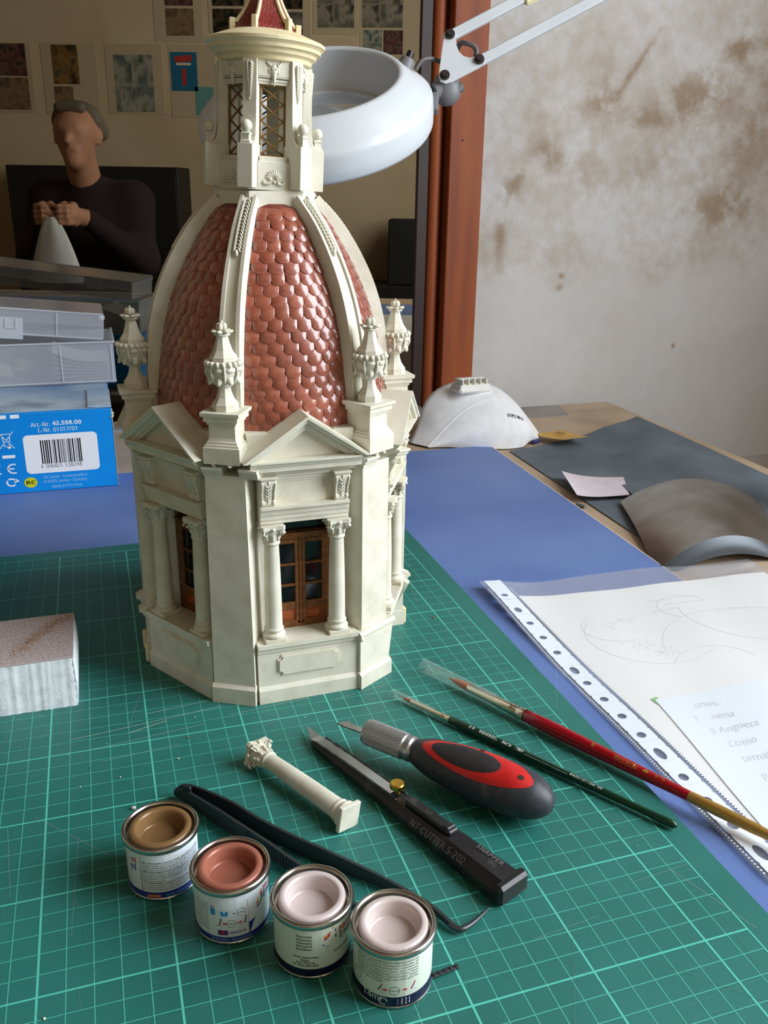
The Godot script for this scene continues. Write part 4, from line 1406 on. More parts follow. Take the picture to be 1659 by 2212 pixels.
		out.append(["label_navy", "rect", -4.2, 0.1, 4.2, 0.46])
		for j in 5:
			out.append(["print_black", "text", ["Flammable", "Inflammable", "Infiammabile", "Entzundlich", "Brandbaar"][j], -0.62, 2.0 - j * 0.15, 0.1, true, 0.6])
		for j in 4:
			out.append(["print_black", "text", ["Hornby Hobbies Limited", "Margate", "Kent CT9 4JX UK", "Tel: +44 (0) 1843 233525"][j], [-0.75, -0.45, -0.62, -0.78][j], 1.02 - j * 0.13, 0.09, true, [0.95, 0.32, 0.7, 0.98][j]])
		out.append(["print_ochre", "poly", [Vector2(0.42, 1.94), Vector2(0.84, 2.28), Vector2(0.84, 2.16), Vector2(0.5, 1.86)]])
		out.append(["print_orange", "poly", [Vector2(0.4, 1.86), Vector2(0.68, 2.08), Vector2(0.72, 2.02), Vector2(0.5, 1.82)]])
		out.append(["print_red", "poly", [Vector2(0.4, 1.76), Vector2(0.66, 2.0), Vector2(0.68, 1.9), Vector2(0.5, 1.74)]])
		out.append(["print_violet", "poly", [Vector2(0.34, 1.52), Vector2(0.92, 2.12), Vector2(0.94, 1.98), Vector2(0.44, 1.5)]])
		out.append(["print_green", "poly", [Vector2(0.46, 1.38), Vector2(0.94, 1.86), Vector2(0.96, 1.7), Vector2(0.58, 1.4)]])
		out.append(["print_red", "text", "Humbrol", 1.1, 1.94, 0.28, true])
		out.append(["print_grey", "text", "Enamel", 1.12, 1.62, 0.28, true])
		out.append(["print_black", "text", "Email: paint", 0.86, 1.06, 0.1, true, 0.8])
	else:
		out.append(["label_navy", "rect", -4.2, 0.1, 4.2, 0.56])
		for j in 8:
			out.append(["print_grey", "text", ["Contains butanone oxime. May produce an", "allergic reaction. Contiene cobalto, di", "provocare reazioni allergiche. Contient de", "la butanone. Peut provoquer une reaction", "allergique. Enthalt Butan-2-on Oxim. Kann", "allergische Reaktion hervorrufen. Bevat", "kobaltcarboxylaat. Kan een allergische", "reactie veroorzaken."][j], -1.5, 2.16 - j * 0.128, 0.078, false, 2.5 if j < 7 else 1.2])
		out.append(["print_grey", "disc", -1.5, 0.98, 0.22, 0.205])
		out.append(["print_grey", "disc", 0.1, 0.86, 0.2, 0.185])
		out.append(["print_black", "text", "1 hour 20", -0.04, 0.86, 0.06, true, 0.28])
		for j in 4:
			var a := PI / 2 * j
			out.append(["print_grey", "line", [Vector2(0.1 + cos(a) * 0.14, 0.86 + sin(a) * 0.14), Vector2(0.1 + cos(a) * 0.19, 0.86 + sin(a) * 0.19)], 0.02])
		for c in [-0.5, 0.74]:
			out.append(["print_grey", "line", [Vector2(c, 0.84), Vector2(c + 0.12, 1.06)], 0.045])
			out.append(["print_red", "line", [Vector2(c + 0.1, 1.02), Vector2(c + 0.14, 1.14)], 0.045])
			out.append(["print_red", "line", [Vector2(c - 0.02, 0.82), Vector2(c + 0.03, 0.9)], 0.05])
			out.append(["print_pale_blue", "line", [Vector2(c - 0.2, 0.76), Vector2(c + 0.2, 0.74)], 0.03])
		out.append(["print_red", "poly", arrow(-0.34, 0.88, 1.0)])
		out.append(["print_red", "poly", arrow(0.4, 0.88, 1.0)])
		out.append(["print_white", "text", "14ml", -1.14, 0.44, 0.26, false])
		out.append(["print_white", "arc", -0.32, 0.34, 0.17, 0.13, 0.0, TAU * 0.86])
		out.append(["print_white", "line", [Vector2(-0.46, 0.34), Vector2(-0.17, 0.34)], 0.04])
		out.append(["print_white", "rect", 0.22, 0.2, 0.68, 0.48])
		out.append(["print_black", "disc", 0.32, 0.42, 0.04])
		out.append(["print_black", "line", [Vector2(0.32, 0.4), Vector2(0.32, 0.3), Vector2(0.27, 0.22)], 0.04])
		out.append(["print_black", "line", [Vector2(0.32, 0.3), Vector2(0.37, 0.22)], 0.04])
		out.append(["print_black", "line", [Vector2(0.25, 0.36), Vector2(0.39, 0.36)], 0.03])
		out.append(["print_black", "text", "8+", 0.42, 0.34, 0.2, true])
	return out


func build_tins() -> void:
	var spots := [Vector2(4.94, -4.86), Vector2(7.38, -1.77), Vector2(10.09, 0.72), Vector2(12.64, 2.86)]
	var lids := ["enamel_brown", "enamel_copper", "enamel_mauve", "enamel_grey"]
	var labels := ["label_white", "label_white", "label_cream", "label_cream"]
	var says := ["small paint tin with an ochre brown lid, its white label full of tiny print", "small paint tin with a copper pink lid and a printed flag on its label", "small paint tin with a mauve grey lid, one printed word per line on its label", "small paint tin with a mauve grey lid and 8+ on its navy band"]
	for k in 4:
		var face := atan2(4.25 - spots[k].x, 26.3 - spots[k].y)
		var t := thing("paint_tin", says[k], "paint tin", move(spots[k].x, 0, spots[k].y), "paint tins in a row on the mat")
		var can := MB.new()
		can.lathe([[0.0, 0.06], [1.4, 0.06], [1.44, 0.0], [1.5, 0.02], [1.51, 0.08], [1.46, 0.12], [1.45, 0.14], [1.45, 2.3], [1.5, 2.35]], 56, true)
		var rim := []
		for j in 13:
			var a := -PI * 0.5 + PI * 1.35 * j / 12.0
			rim.append([1.5 + cos(a) * 0.1, 2.5 + sin(a) * 0.15])
		can.lathe(rim, 56, true)
		can.lathe([[1.42, 2.58], [1.41, 2.4], [1.4, 2.28], [1.3, 2.26], [1.28, 2.3]], 56)
		put(can, "can", M.tin_metal, t)
		var label := put(MB.new().lathe([[1.46, 0.1], [1.47, 0.14], [1.47, 2.22], [1.46, 2.28]], 56, true), "paper_label", M[labels[k]], t)
		var lid := MB.new()
		lid.lathe([[1.27, 2.28], [1.29, 2.4], [1.29, 2.5], [1.27, 2.56], [1.2, 2.6], [1.08, 2.61], [1.0, 2.58], [0.97, 2.5]], 56, true)
		lid.lathe([[0.97, 2.5], [0.93, 2.25], [0.89, 2.04], [0.87, 2.0], [0.83, 1.98]], 56, true)
		lid.lathe([[0.83, 1.98], [0.4, 1.97], [0.0, 1.97]], 56)
		put(lid, "lid", M[lids[k]], t)
		print_on(label, tin_marks(k), func(x: float, y: float) -> Vector3:
			var a := face + x / 1.475
			return Vector3(sin(a) * 1.476, y, cos(a) * 1.476))


# ---------------------------------------------------------------- tools on the mat

func ribbon(m: MB, path: Array, tall: Array, low: Array, thick: float) -> void:
	m.group(-1)
	var rings := []
	for k in path.size():
		var d: Vector3 = path[mini(k + 1, path.size() - 1)] - path[maxi(k - 1, 0)]
		var s := Vector3(-d.z, 0, d.x).normalized() * thick * 0.5
		var p: Vector3 = path[k]
		rings.append([p - s + Vector3(0, low[k], 0), p + s + Vector3(0, low[k], 0), p + s + Vector3(0, tall[k], 0), p - s + Vector3(0, tall[k], 0)])
	for k in rings.size() - 1:
		for i in 4:
			m.group(30 + i)
			m.quad(rings[k][i], rings[k + 1][i], rings[k + 1][(i + 1) % 4], rings[k][(i + 1) % 4])
	m.group(-1)
	m.quad(rings[0][0], rings[0][1], rings[0][2], rings[0][3])
	m.quad(rings[-1][3], rings[-1][2], rings[-1][1], rings[-1][0])


func build_tweezers() -> void:
	var o := Vector3(10.5, 0, -4.5)
	var t := thing("tweezers", "dark grey steel tweezers with bent tips lying open behind the paint tins", "tweezers", Transform3D(Basis.IDENTITY, o))
	var p1 := curve([Vector3(5.85, 0, -9.95), Vector3(6.6, 0, -9.55), Vector3(7.5, 0, -8.6), Vector3(8.4, 0, -7.45), Vector3(9.4, 0, -6.0), Vector3(10.9, 0, -4.2), Vector3(12.1, 0, -2.95), Vector3(13.4, 0, -1.6), Vector3(14.3, 0, -0.6), Vector3(15.1, 0, 0.5), Vector3(15.6, 0, 1.6)], 4)
	var p2 := curve([Vector3(5.85, 0, -9.85), Vector3(6.5, 0, -9.0), Vector3(7.2, 0, -7.9), Vector3(7.9, 0, -6.8), Vector3(8.7, 0, -5.6), Vector3(9.5, 0, -4.4), Vector3(10.4, 0, -3.1), Vector3(11.3, 0, -1.9), Vector3(12.15, 0, -0.5), Vector3(13.0, 0, 0.9)], 4)
	for q in 2:
		var path: Array = p1 if q == 0 else p2
		var up := []
		var lo := []
		for k in path.size():
			path[k] = path[k] - o
			var f := float(k) / (path.size() - 1)
			up.append(0.06 + table_at([[0.0, 0.34], [0.06, 0.7], [0.3, 0.86], [0.55, 0.8], [0.8, 0.46], [1.0, 0.3]], f))
			lo.append(table_at([[0.0, 0.2], [0.1, 0.03], [0.6, 0.03], [1.0, 0.1]], f))
		var a := MB.new()
		ribbon(a, path, up, lo, 0.13)
		if q == 0:
			a.tube(curve([Vector3(15.5, 0.24, 1.45) - o, Vector3(15.8, 0.22, 1.8) - o, Vector3(16.2, 0.2, 1.75) - o, Vector3(16.8, 0.17, 1.45) - o, Vector3(17.5, 0.12, 1.0) - o], 4), [0.13, 0.13, 0.13, 0.12, 0.12, 0.12, 0.12, 0.11, 0.11, 0.1, 0.1, 0.09, 0.08, 0.08, 0.06, 0.05, 0.03], 8)
		var arm := put(a, "arm", M.steel_dark, t)
		if q == 1:
			# grip serrations along the finger flat
			var g := MB.new()
			for j in 26:
				var f := 0.44 + 0.3 * j / 25.0
				var at: float = f * (path.size() - 1)
				var i := int(at)
				var c: Vector3 = path[i].lerp(path[i + 1], at - i)
				var d: Vector3 = (path[i + 1] - path[i]).normalized()
				g.box(c + Vector3(-d.z, 0, d.x) * 0.07 + Vector3(0, 0.5, 0), Vector3(0.05, 0.55, 0.05), 0.0, Basis(d, Vector3.UP, d.cross(Vector3.UP)))
			put(g, "serrations", M.steel_dark, arm)
	# the tip of the second arm comes out beside the last tin
	put(MB.new().box(Vector3(6.4, 0.8, -9.2) - o, Vector3(0.5, 0.5, 0.12), 0.03, Basis(Vector3.UP, -0.85)), "weld", M.steel_dark, t)
	var b := thing("broken_blade", "grimy grey scrap of blade on the mat beside the tin with 8+", "blade", move(14.6, 0, 3.35, 8))
	var m := MB.new()
	m.box(Vector3(-0.1, 0.06, 0), Vector3(1.3, 0.1, 0.2), 0.02)
	for k in 5:
		m.box(Vector3(-0.5 + k * 0.24, 0.12, 0.02), Vector3(0.1, 0.06, 0.16), 0.01)
	put(m, "scrap", M.steel_dark, b)


func build_cutter() -> void:
	var a := Vector3(13.35, 0.0, -12.15)
	var b := Vector3(18.62, 0.0, 0.75)
	var t := thing("snap_knife", "slim black cutter with a steel blade and brass screw, beside the loose column", "knife", along(a, b))
	var len := (b - a).length()
	var stations := [[0.0, 0.3, 0.34], [0.8, 0.42, 0.5], [3.0, 0.52, 0.66], [6.5, 0.62, 0.8], [9.5, 0.72, 0.9], [12.2, 0.82, 0.98], [len - 0.15, 0.86, 1.02], [len, 0.78, 0.96]]
	var sec := func(s: Array) -> Array:
		var w: float = s[1]
		var h: float = s[2]
		return [Vector3(w * 0.8, s[0], 0.02), Vector3(w, s[0], 0.12), Vector3(w, s[0], h * 0.62), Vector3(w * 0.52, s[0], h), Vector3(-w * 0.52, s[0], h), Vector3(-w, s[0], h * 0.62), Vector3(-w, s[0], 0.12), Vector3(-w * 0.8, s[0], 0.02)]
	var body := MB.new()
	for i in 8:
		body.group(40 + i)
		for k in stations.size() - 1:
			var p: Array = sec.call(stations[k])
			var q: Array = sec.call(stations[k + 1])
			body.quad(p[i], q[i], q[(i + 1) % 8], p[(i + 1) % 8])
	body.group(-1)
	var e0: Array = sec.call(stations[0])
	var e1: Array = sec.call(stations[-1])
	for i in range(1, 7):
		body.tri(e0[0], e0[i], e0[i + 1])
		body.tri(e1[0], e1[i + 1], e1[i])
	put(body, "body", M.black_plastic, t)
	var top := func(s: float) -> float: return table_at([[0.0, 0.34], [0.8, 0.5], [3.0, 0.66], [6.5, 0.8], [9.5, 0.9], [12.2, 0.98], [14.0, 1.02]], s)
	var bl := MB.new()
	var bl_pts := []
	bl.group(-1)
	# follows the top of the body; the point sticks out in front
	for q in [[-1.15, 0.0, 0.5, 0.4], [0.0, 0.3, 0.42, 0.42], [0.5, 0.28, 0.6, 0.52], [3.0, 0.25, 0.7, 0.7], [6.4, 0.25, 0.84, 0.84]]:
		bl_pts.append(q)
	for k in bl_pts.size() - 1:
		var p: Array = bl_pts[k]
		var q: Array = bl_pts[k + 1]
		var x0: float = -0.3 if k == 0 else p[1]
		bl.quad(Vector3(-0.3 if k == 0 else -p[1], p[0], p[3]), Vector3(-q[1], q[0], q[3]), Vector3(q[1], q[0], q[3]), Vector3(x0, p[0], p[3]))
		bl.quad(Vector3(x0, p[0], p[3] - 0.05), Vector3(q[1], q[0], q[3] - 0.05), Vector3(-q[1], q[0], q[3] - 0.05), Vector3(-0.3 if k == 0 else -p[1], p[0], p[3] - 0.05))
	put(bl, "blade", M.steel, t)
	var rails := MB.new()
	for s in [-1.0, 1.0]:
		for k in 8:
			var s0 := 0.5 + k * 0.8
			rails.box(Vector3(s * 0.33, s0 + 0.4, (top.call(s0) + top.call(s0 + 0.8)) / 2 + 0.02), Vector3(0.13, 0.84, 0.1), 0.02)
	put(rails, "rails", M.black_plastic, t)
	var sl := MB.new()
	sl.box(Vector3(-0.02, 8.9, 1.0), Vector3(0.56, 3.0, 0.26), 0.06, Basis(Vector3.RIGHT, 0.03))
	sl.box(Vector3(-0.02, 10.1, 1.12), Vector3(0.5, 0.3, 0.3), 0.04)
	put(sl, "slider", M.black_plastic, t)
	var kn := MB.new(Transform3D(Basis(Vector3(1, 0, 0), Vector3(0, 0, 1), Vector3(0, -1, 0)), Vector3(0, 6.6, 0.9)))
	kn.lathe([[0.16, 0.0], [0.16, 0.24], [0.3, 0.26], [0.34, 0.3], [0.34, 0.5], [0.3, 0.55], [0.0, 0.56]], 26)
	for k in 26:
		var an := TAU * k / 26
		kn.box(Vector3(sin(an) * 0.345, 0.4, cos(an) * 0.345), Vector3(0.035, 0.2, 0.03), 0.0, Basis(Vector3.UP, an))
	put(kn, "screw_knob", M.brass, t)
	var endcap := MB.new()
	endcap.box(Vector3(0, len - 0.12, 0.52), Vector3(1.78, 0.5, 1.0), 0.14)
	put(endcap, "snapper_cap", M.black_plastic, t)
	var tx := MB.new()
	var on_side := func(x: float, y: float) -> Vector3: return Vector3(0.73 - y, x, top.call(x) * 0.81 + y * 0.9 + 0.02)
	write(tx, "NT CUTTER S-202", 8.4, 0.0, 0.22, on_side, false, 3.4)
	var on_top := func(x: float, y: float) -> Vector3: return Vector3(-0.32 - y, x, 1.03)
	write(tx, "SNAPPER", 11.6, -0.05, 0.24, on_top, true, 1.5)
	write(tx, "S-P", 8.6, 0.0, 0.2, func(x: float, y: float) -> Vector3: return Vector3(-y, x, 1.145 + (x - 8.9) * 0.03), false)
	put(tx, "moulded_lettering", M.knife_edge_print, t)


func build_hobby_knife() -> void:
	var a := Vector3(15.75, 1.25, -10.75)
	var b := Vector3(22.25, 1.3, -2.55)
	var fr := along(a, b)
	var t := thing("hobby_knife", "chunky hobby knife with a black and red rubber grip and knurled steel collar", "knife", fr)
	var len := (b - a).length()
	var cut := 3.0
	var prof := [[0.0, 0.62], [0.05, 0.78], [0.14, 0.98], [0.35, 1.18], [0.55, 1.27], [0.75, 1.24], [0.88, 1.02], [0.95, 0.72], [0.985, 0.4], [1.0, 0.0]]
	var skin := func(v: float, ang: float, out: float) -> Vector3:
		var r := (table_at(prof, v - 0.02) + table_at(prof, v) * 2 + table_at(prof, minf(v + 0.02, 1.0))) * 0.25 if v < 0.97 else table_at(prof, v)
		return Vector3(sin(ang) * (r * 1.02 + out), cut + v * (len - cut), cos(ang) * (r * 0.97 + out))
	var h := MB.new()
	h.surf(func(u: float, v: float) -> Vector3: return skin.call(sqrt(v) if v > 0.5 else v * 1.414, u * TAU, 0.0), 36, 36)
	h.lathe([[0.0, cut], [0.62, cut]], 24)
	var grip := put(h, "grip", M.grey_rubber, t)
	var mid := 0.3
	var spot := func(rho: float, phi: float, out: float, v0: float, lv: float, la: float) -> Vector3:
		return skin.call(v0 + lv * rho * cos(phi), mid + la * rho * sin(phi), out)
	var red := MB.new()
	red.surf(func(u: float, v: float) -> Vector3: return spot.call(lerpf(0.02, 1.0, v), u * TAU, 0.012 + 0.03 * (1.0 - pow(v, 8.0)), 0.47, 0.4, 0.78), 40, 10)
	put(red, "red_inlay", M.red_plastic, grip)
	var oval := MB.new()
	oval.surf(func(u: float, v: float) -> Vector3: return spot.call(lerpf(0.02, 1.0, v), u * TAU, 0.05 + 0.03 * (1.0 - pow(v, 6.0)), 0.4, 0.25, 0.52), 36, 8)
	oval.surf(func(u: float, v: float) -> Vector3: return spot.call(lerpf(0.7, 1.02, v), -1.62 + u * 0.09, 0.06, 0.47, 0.4, 0.78), 2, 4)
	put(oval, "black_oval", M.oval_rubber, grip)
	var hole := MB.new()
	hole.surf(func(u: float, v: float) -> Vector3: return spot.call(v, u * TAU, 0.055, 0.79, 0.02, 0.1), 16, 2)
	put(hole, "cord_hole", M.frame_dark, grip)
	var co := MB.new()
	co.lathe([[0.0, 0.0], [0.52, 0.0], [0.64, 0.06], [0.66, 0.16], [0.66, 2.4], [0.6, 2.46], [0.58, 2.52], [0.6, 2.58], [0.66, 2.62], [0.66, 2.8], [0.58, 2.9], [0.58, 3.05]], 40)
	var collar := put(co, "collar", M.knurl, t)
	var kn := MB.new()
	kn.group(-1)
	for j in 22:
		for i in 44:
			var an := TAU * (i + 0.5 * (j % 2)) / 44
			var y := 0.22 + j * 0.1
			var d := Vector3(sin(an), 0, cos(an))
			var s := Vector3(cos(an), 0, -sin(an)) * 0.043
			var c := d * 0.66 + Vector3(0, y, 0)
			var tip := d * 0.695 + Vector3(0, y, 0)
			var q := [c + s, c + Vector3(0, 0.06, 0), c - s, c - Vector3(0, 0.06, 0)]
			for e in 4:
				kn.tri(q[e], tip, q[(e + 1) % 4])
	put(kn, "knurling", M.knurl, collar)
	var bl := MB.new()
	bl.push([Vector2(-0.16, 0.3), Vector2(-0.2, -1.15), Vector2(-0.32, -1.3), Vector2(0.22, -1.75), Vector2(0.24, -1.1), Vector2(0.16, 0.3)], -0.12, -0.05)
	put(bl, "chisel_blade", M.steel, t)


func build_brushes() -> void:
	for k in 2:
		var a := Vector3(21.45, 0.46, -17.45) if k == 0 else Vector3(18.75, 0.28, -15.3)
		var b := Vector3(31.9, 0.5, 2.6) if k == 0 else Vector3(27.75, 0.26, -0.75)
		var len := (b - a).length()
		var t := thing("paintbrush", "red lacquered paintbrush with a gold tip resting across the plastic pocket" if k == 0 else "dark green lacquered paintbrush with white print lying on the mat", "paintbrush", along(a, b), "paintbrushes in clear guard tubes")
		var s := 1.0 if k == 0 else 0.56
		var tip := 1.9 if k == 0 else 0.55
		var fer := 3.55 if k == 0 else 1.35
		var han := 7.55 if k == 0 else 4.1
		var bristle := MB.new()
		bristle.lathe([[0.0, tip], [0.05 * s, tip + 0.25 * s], [0.16 * s, tip + 0.7 * s], [0.23 * s, tip + 1.2 * s], [0.24 * s, fer + 0.1]], 16, true)
		put(bristle, "bristles", M.bristle, t)
		var f := MB.new()
		f.lathe([[0.24 * s, fer], [0.25 * s, fer + 0.02], [0.31 * s, han - 1.0 * s], [0.33 * s, han - 0.85 * s], [0.3 * s, han - 0.75 * s], [0.34 * s, han - 0.62 * s], [0.3 * s, han - 0.5 * s], [0.35 * s, han - 0.4 * s], [0.35 * s, han]], 24, true)
		put(f, "ferrule", M.nickel, t)
		var hp := MB.new()
		var gold := len - 5.4
		if k == 0:
			hp.lathe([[0.3, han], [0.34, han + 0.05], [0.38, han + 1.2], [0.39, han + 2.4], [0.36, han + 5.0], [0.29, han + 8.0], [0.26, gold]], 24, true)
			var gp := MB.new().lathe([[0.262, gold], [0.27, gold + 0.1], [0.29, gold + 1.5], [0.27, gold + 3.2], [0.18, gold + 4.6], [0.06, len - 0.1], [0.0, len]], 24, true)
			put(gp, "gold_tip", M.gold_paint, t)
		else:
			hp.lathe([[0.18, han], [0.21, han + 0.05], [0.235, han + 0.8], [0.25, han + 2.0], [0.235, han + 5.0], [0.19, han + 9.0], [0.17, len - 1.6], [0.2, len - 0.6], [0.18, len - 0.15], [0.08, len - 0.02], [0.0, len]], 20, true)
		var handle := put(hp, "handle", M.red_lacquer if k == 0 else M.green_lacquer, t)
		# print runs along the handle on the side that shows
		var rad := func(x: float) -> float: return table_at([[han, 0.36], [han + 1.2, 0.38], [han + 2.4, 0.39], [han + 5.0, 0.36], [han + 8.0, 0.29], [gold, 0.26]] if k == 0 else [[han, 0.21], [han + 0.8, 0.235], [han + 2.0, 0.25], [han + 5.0, 0.235], [han + 9.0, 0.19], [len - 1.6, 0.17]], x)
		var place := func(x: float, y: float) -> Vector3:
			var r: float = rad.call(x) + 0.004
			var ang := 0.35 - y / r
			return Vector3(sin(ang) * r, x, cos(ang) * r)
		var tx := MB.new()
		if k == 0:
			write(tx, "6", han + 4.3, 0.0, 0.26, place, true)
			write(tx, "leonhardy", han + 5.6, 0.0, 0.2, place, false, 1.35)
			stroke(tx, [Vector2(han + 5.7, -0.14), Vector2(han + 6.4, -0.17), Vector2(han + 7.0, -0.13)], 0.025, place)
			# little crown
			shape2d(tx, [Vector2(han + 7.2, -0.08), Vector2(han + 7.2, 0.12), Vector2(han + 7.29, 0.04), Vector2(han + 7.37, 0.15), Vector2(han + 7.45, 0.04), Vector2(han + 7.54, 0.12), Vector2(han + 7.54, -0.08)], place)
			write(tx, "375", han + 7.85, 0.0, 0.2, place, false, 0.55)
			put(tx, "printing", M.gold_print, handle)
		else:
			write(tx, "2/0", han + 1.35, 0.0, 0.17, place, true, 0.32)
			write(tx, "SQUIRREL", han + 2.0, 0.0, 0.17, place, true, 1.15)
			write(tx, "Serie", han + 3.45, 0.0, 0.17, place, true, 0.55)
			write(tx, "730P", han + 4.25, 0.0, 0.17, place, true, 0.5)
			rng.seed = 9
			var x := han + 4.85
			while x < han + 7.3:
				var w := rng.randf_range(0.02, 0.07)
				patch(tx, x, -0.1, x + w, 0.1, place)
				x += w + rng.randf_range(0.025, 0.05)
			write(tx, "8435101104739", han + 7.45, 0.0, 0.14, place, false, 1.75)
			put(tx, "printing", M.white_print, handle)
		var tb := MB.new()
		tb.lathe([[0.4 * s + 0.02, 0.0], [0.395 * s + 0.02, 0.6], [0.33 * s + 0.03, han - 2.0 * s]], 24, true)
		tb.lathe([[0.4 * s + 0.05, 0.0], [0.4 * s + 0.02, 0.0]], 24)
		put(tb, "guard_tube", M.tube_plastic, t)


func build_block() -> void:
	var t := thing("sanding_block", "white sanding block with worn grey abrasive on top, on the mat", "sanding block", move(-0.72, 0, -22.4, 0))
	var m := MB.new()
	# sides flare a little; front ridged like torn foam
	rng.seed = 15
	m.group(-1)
	var w := 2.13
	var n := 30
	var front := []
	for k in n + 1:
		front.append(rng.randf_range(-0.04, 0.04))
	var hgt := 3.02
	for k in n:
		var x0 := lerpf(-w, w, float(k) / n)
		var x1 := lerpf(-w, w, float(k + 1) / n)
		var lean := 0.0
		m.group(3)
		m.quad(Vector3(x0, 0, 2.8 + front[k]), Vector3(x0 + lean, hgt, 2.75 + front[k] * 0.6), Vector3(x1 + lean, hgt, 2.75 + front[k + 1] * 0.6), Vector3(x1, 0, 2.8 + front[k + 1]))
		m.group(-1)
		m.quad(Vector3(x0, hgt, 2.75 + front[k] * 0.6), Vector3(x0, hgt, -2.8), Vector3(x1, hgt, -2.8), Vector3(x1, hgt, 2.75 + front[k + 1] * 0.6))
		m.quad(Vector3(x1, 0, 2.8 + front[k + 1]), Vector3(x1, 0, -2.8), Vector3(x0, 0, -2.8), Vector3(x0, 0, 2.8 + front[k]))
	m.group(4)
	for s in [-1.0, 1.0]:
		for k in 6:
			var y0 := hgt * k / 6.0
			var y1 := hgt * (k + 1) / 6.0
			var b0 := w + 0.12 * sin(PI * k / 6.0)
			var b1 := w + 0.12 * sin(PI * (k + 1) / 6.0)
			var q := [Vector3(s * b0, y0, 2.8), Vector3(s * b1, y1, 2.75), Vector3(s * b1, y1, -2.8), Vector3(s * b0, y0, -2.8)]
			if s > 0:
				q.reverse()
			m.quad(q[0], q[1], q[2], q[3])
			m.quad(Vector3(s * w, y0, 2.8), Vector3(s * b0, y0, 2.8), Vector3(s * b1, y1, 2.75), Vector3(s * w, y1, 2.75))
	m.group(-1)
	m.quad(Vector3(-w, 0, -2.8), Vector3(-w, hgt, -2.8), Vector3(w, hgt, -2.8), Vector3(w, 0, -2.8))
	put(m, "foam_core", M.block_core, t)
	var sheet := put(MB.new().box(Vector3(0, hgt + 0.04, -0.02), Vector3(2 * w + 0.06, 0.08, 5.62), 0.02), "abrasive_sheet", M.abrasive, t)
	# rust coloured dust ground into the paper
	var st := MB.new()
	st.group(-1)
	rng.seed = 21
	for k in 1500:
		var f := rng.randf()
		var c := Vector2(lerpf(-0.9, 1.75, f), lerpf(1.7, -2.4, pow(f, 0.8))) + Vector2(rng.randfn(0, 0.24 + 0.1 * f), rng.randfn(0, 0.3))
		if absf(c.x) > w - 0.1 or absf(c.y) > 2.7:
			continue
		var r := rng.randf_range(0.015, 0.05)
		var a := rng.randf() * TAU
		var p := Vector3(c.x, hgt + 0.086, c.y)
		st.tri(p + Vector3(cos(a), 0, sin(a)) * r, p + Vector3(cos(a + 2.1), 0, sin(a + 2.1)) * r, p + Vector3(cos(a + 4.2), 0, sin(a + 4.2)) * r)
	put(st, "rusty_dust", M.abrasive_stain, sheet).set_meta("kind", "stuff")


func build_crumbs() -> void:
	rng.seed = 99
	var spots := []
	# swept-up dust and chips: mostly round the tower's foot and to the left
	for q in [[6.3, 0.0, -12.9, 0.07, 0], [3.4, 0, -12.2, 0.06, 0], [1.5, 0, -12.0, 0.05, 0], [7.0, 0, -14.6, 0.08, 1], [3.9, 0, -9.6, 0.13, 2], [24.6, 0, -24.0, 0.12, 1], [23.0, 0, -23.4, 0.1, 1], [0.3, 0, 1.0, 0.06, 0], [1.2, 0, 3.2, 0.06, 0]]:
		spots.append(q)
	for k in 26:
		spots.append([rng.randf_range(-3, 27), 0, rng.randf_range(-20, 6), rng.randf_range(0.02, 0.045), 0])
	for q in spots:
		var busy := false
		for a in [[13.95, -24.7, 9.4], [-0.7, -22.4, 3.6], [4.94, -4.86, 1.8], [7.38, -1.77, 1.8], [10.1, 0.7, 1.8], [12.64, 2.86, 1.8]]:
			busy = busy or Vector2(q[0] - a[0], q[2] - a[1]).length() < a[2]
		for a in [[13.3, -5.3, 10.0, -11.5, 1.2], [13.35, -12.6, 18.7, 0.9, 1.3], [14.5, -12.5, 22.4, -2.4, 1.9], [21.4, -17.5, 31, 2, 0.7], [18.7, -15.4, 27.8, -0.6, 0.6], [5.8, -10, 15.8, 1.9, 0.6], [5.8, -10, 13.2, 1.1, 0.6], [15.3, 1.5, 17.6, 1.0, 0.4]]:
			busy = busy or Geometry2D.get_closest_point_to_segment(Vector2(q[0], q[2]), Vector2(a[0], a[1]), Vector2(a[2], a[3])).distance_to(Vector2(q[0], q[2])) < a[4]
		if busy:
			continue
		var m := MB.new()
		var r: float = q[3]
		m.blob(Vector3(0, r * 0.5, 0), Vector3(r, r * 0.55, r * rng.randf_range(0.5, 1.0)), Basis.IDENTITY, 6, 4)
		var o := put(m, "crumb", [M.crumb_pale, M.crumb_brown, M.enamel_mauve][q[4]], self, move(q[0], 0.0, q[2], rng.randf() * 180))
		tag(o, ["tiny pale crumb of resin on the green mat", "tiny brown splinter on the green mat", "small mauve drop of paint on the mat near the brown-lidded tin"][q[4]], "crumb", ["pale crumbs on the mat", "brown splinters on the mat", "paint drop on the mat"][q[4]])


# ---------------------------------------------------------------- papers at the right

func pocket_lift(x: float, z: float) -> float:
	# the plastic waves a little and its corner stands off the board
	var corner := 0.55 * exp(-(pow((x - 30.0) / 3.4, 2) + pow((z + 27.8) / 6.5, 2)))
	return corner + 0.035 * sin(x * 0.9 + z * 0.25) + 0.03 * sin(z * 0.55 - x * 0.2) + 0.045


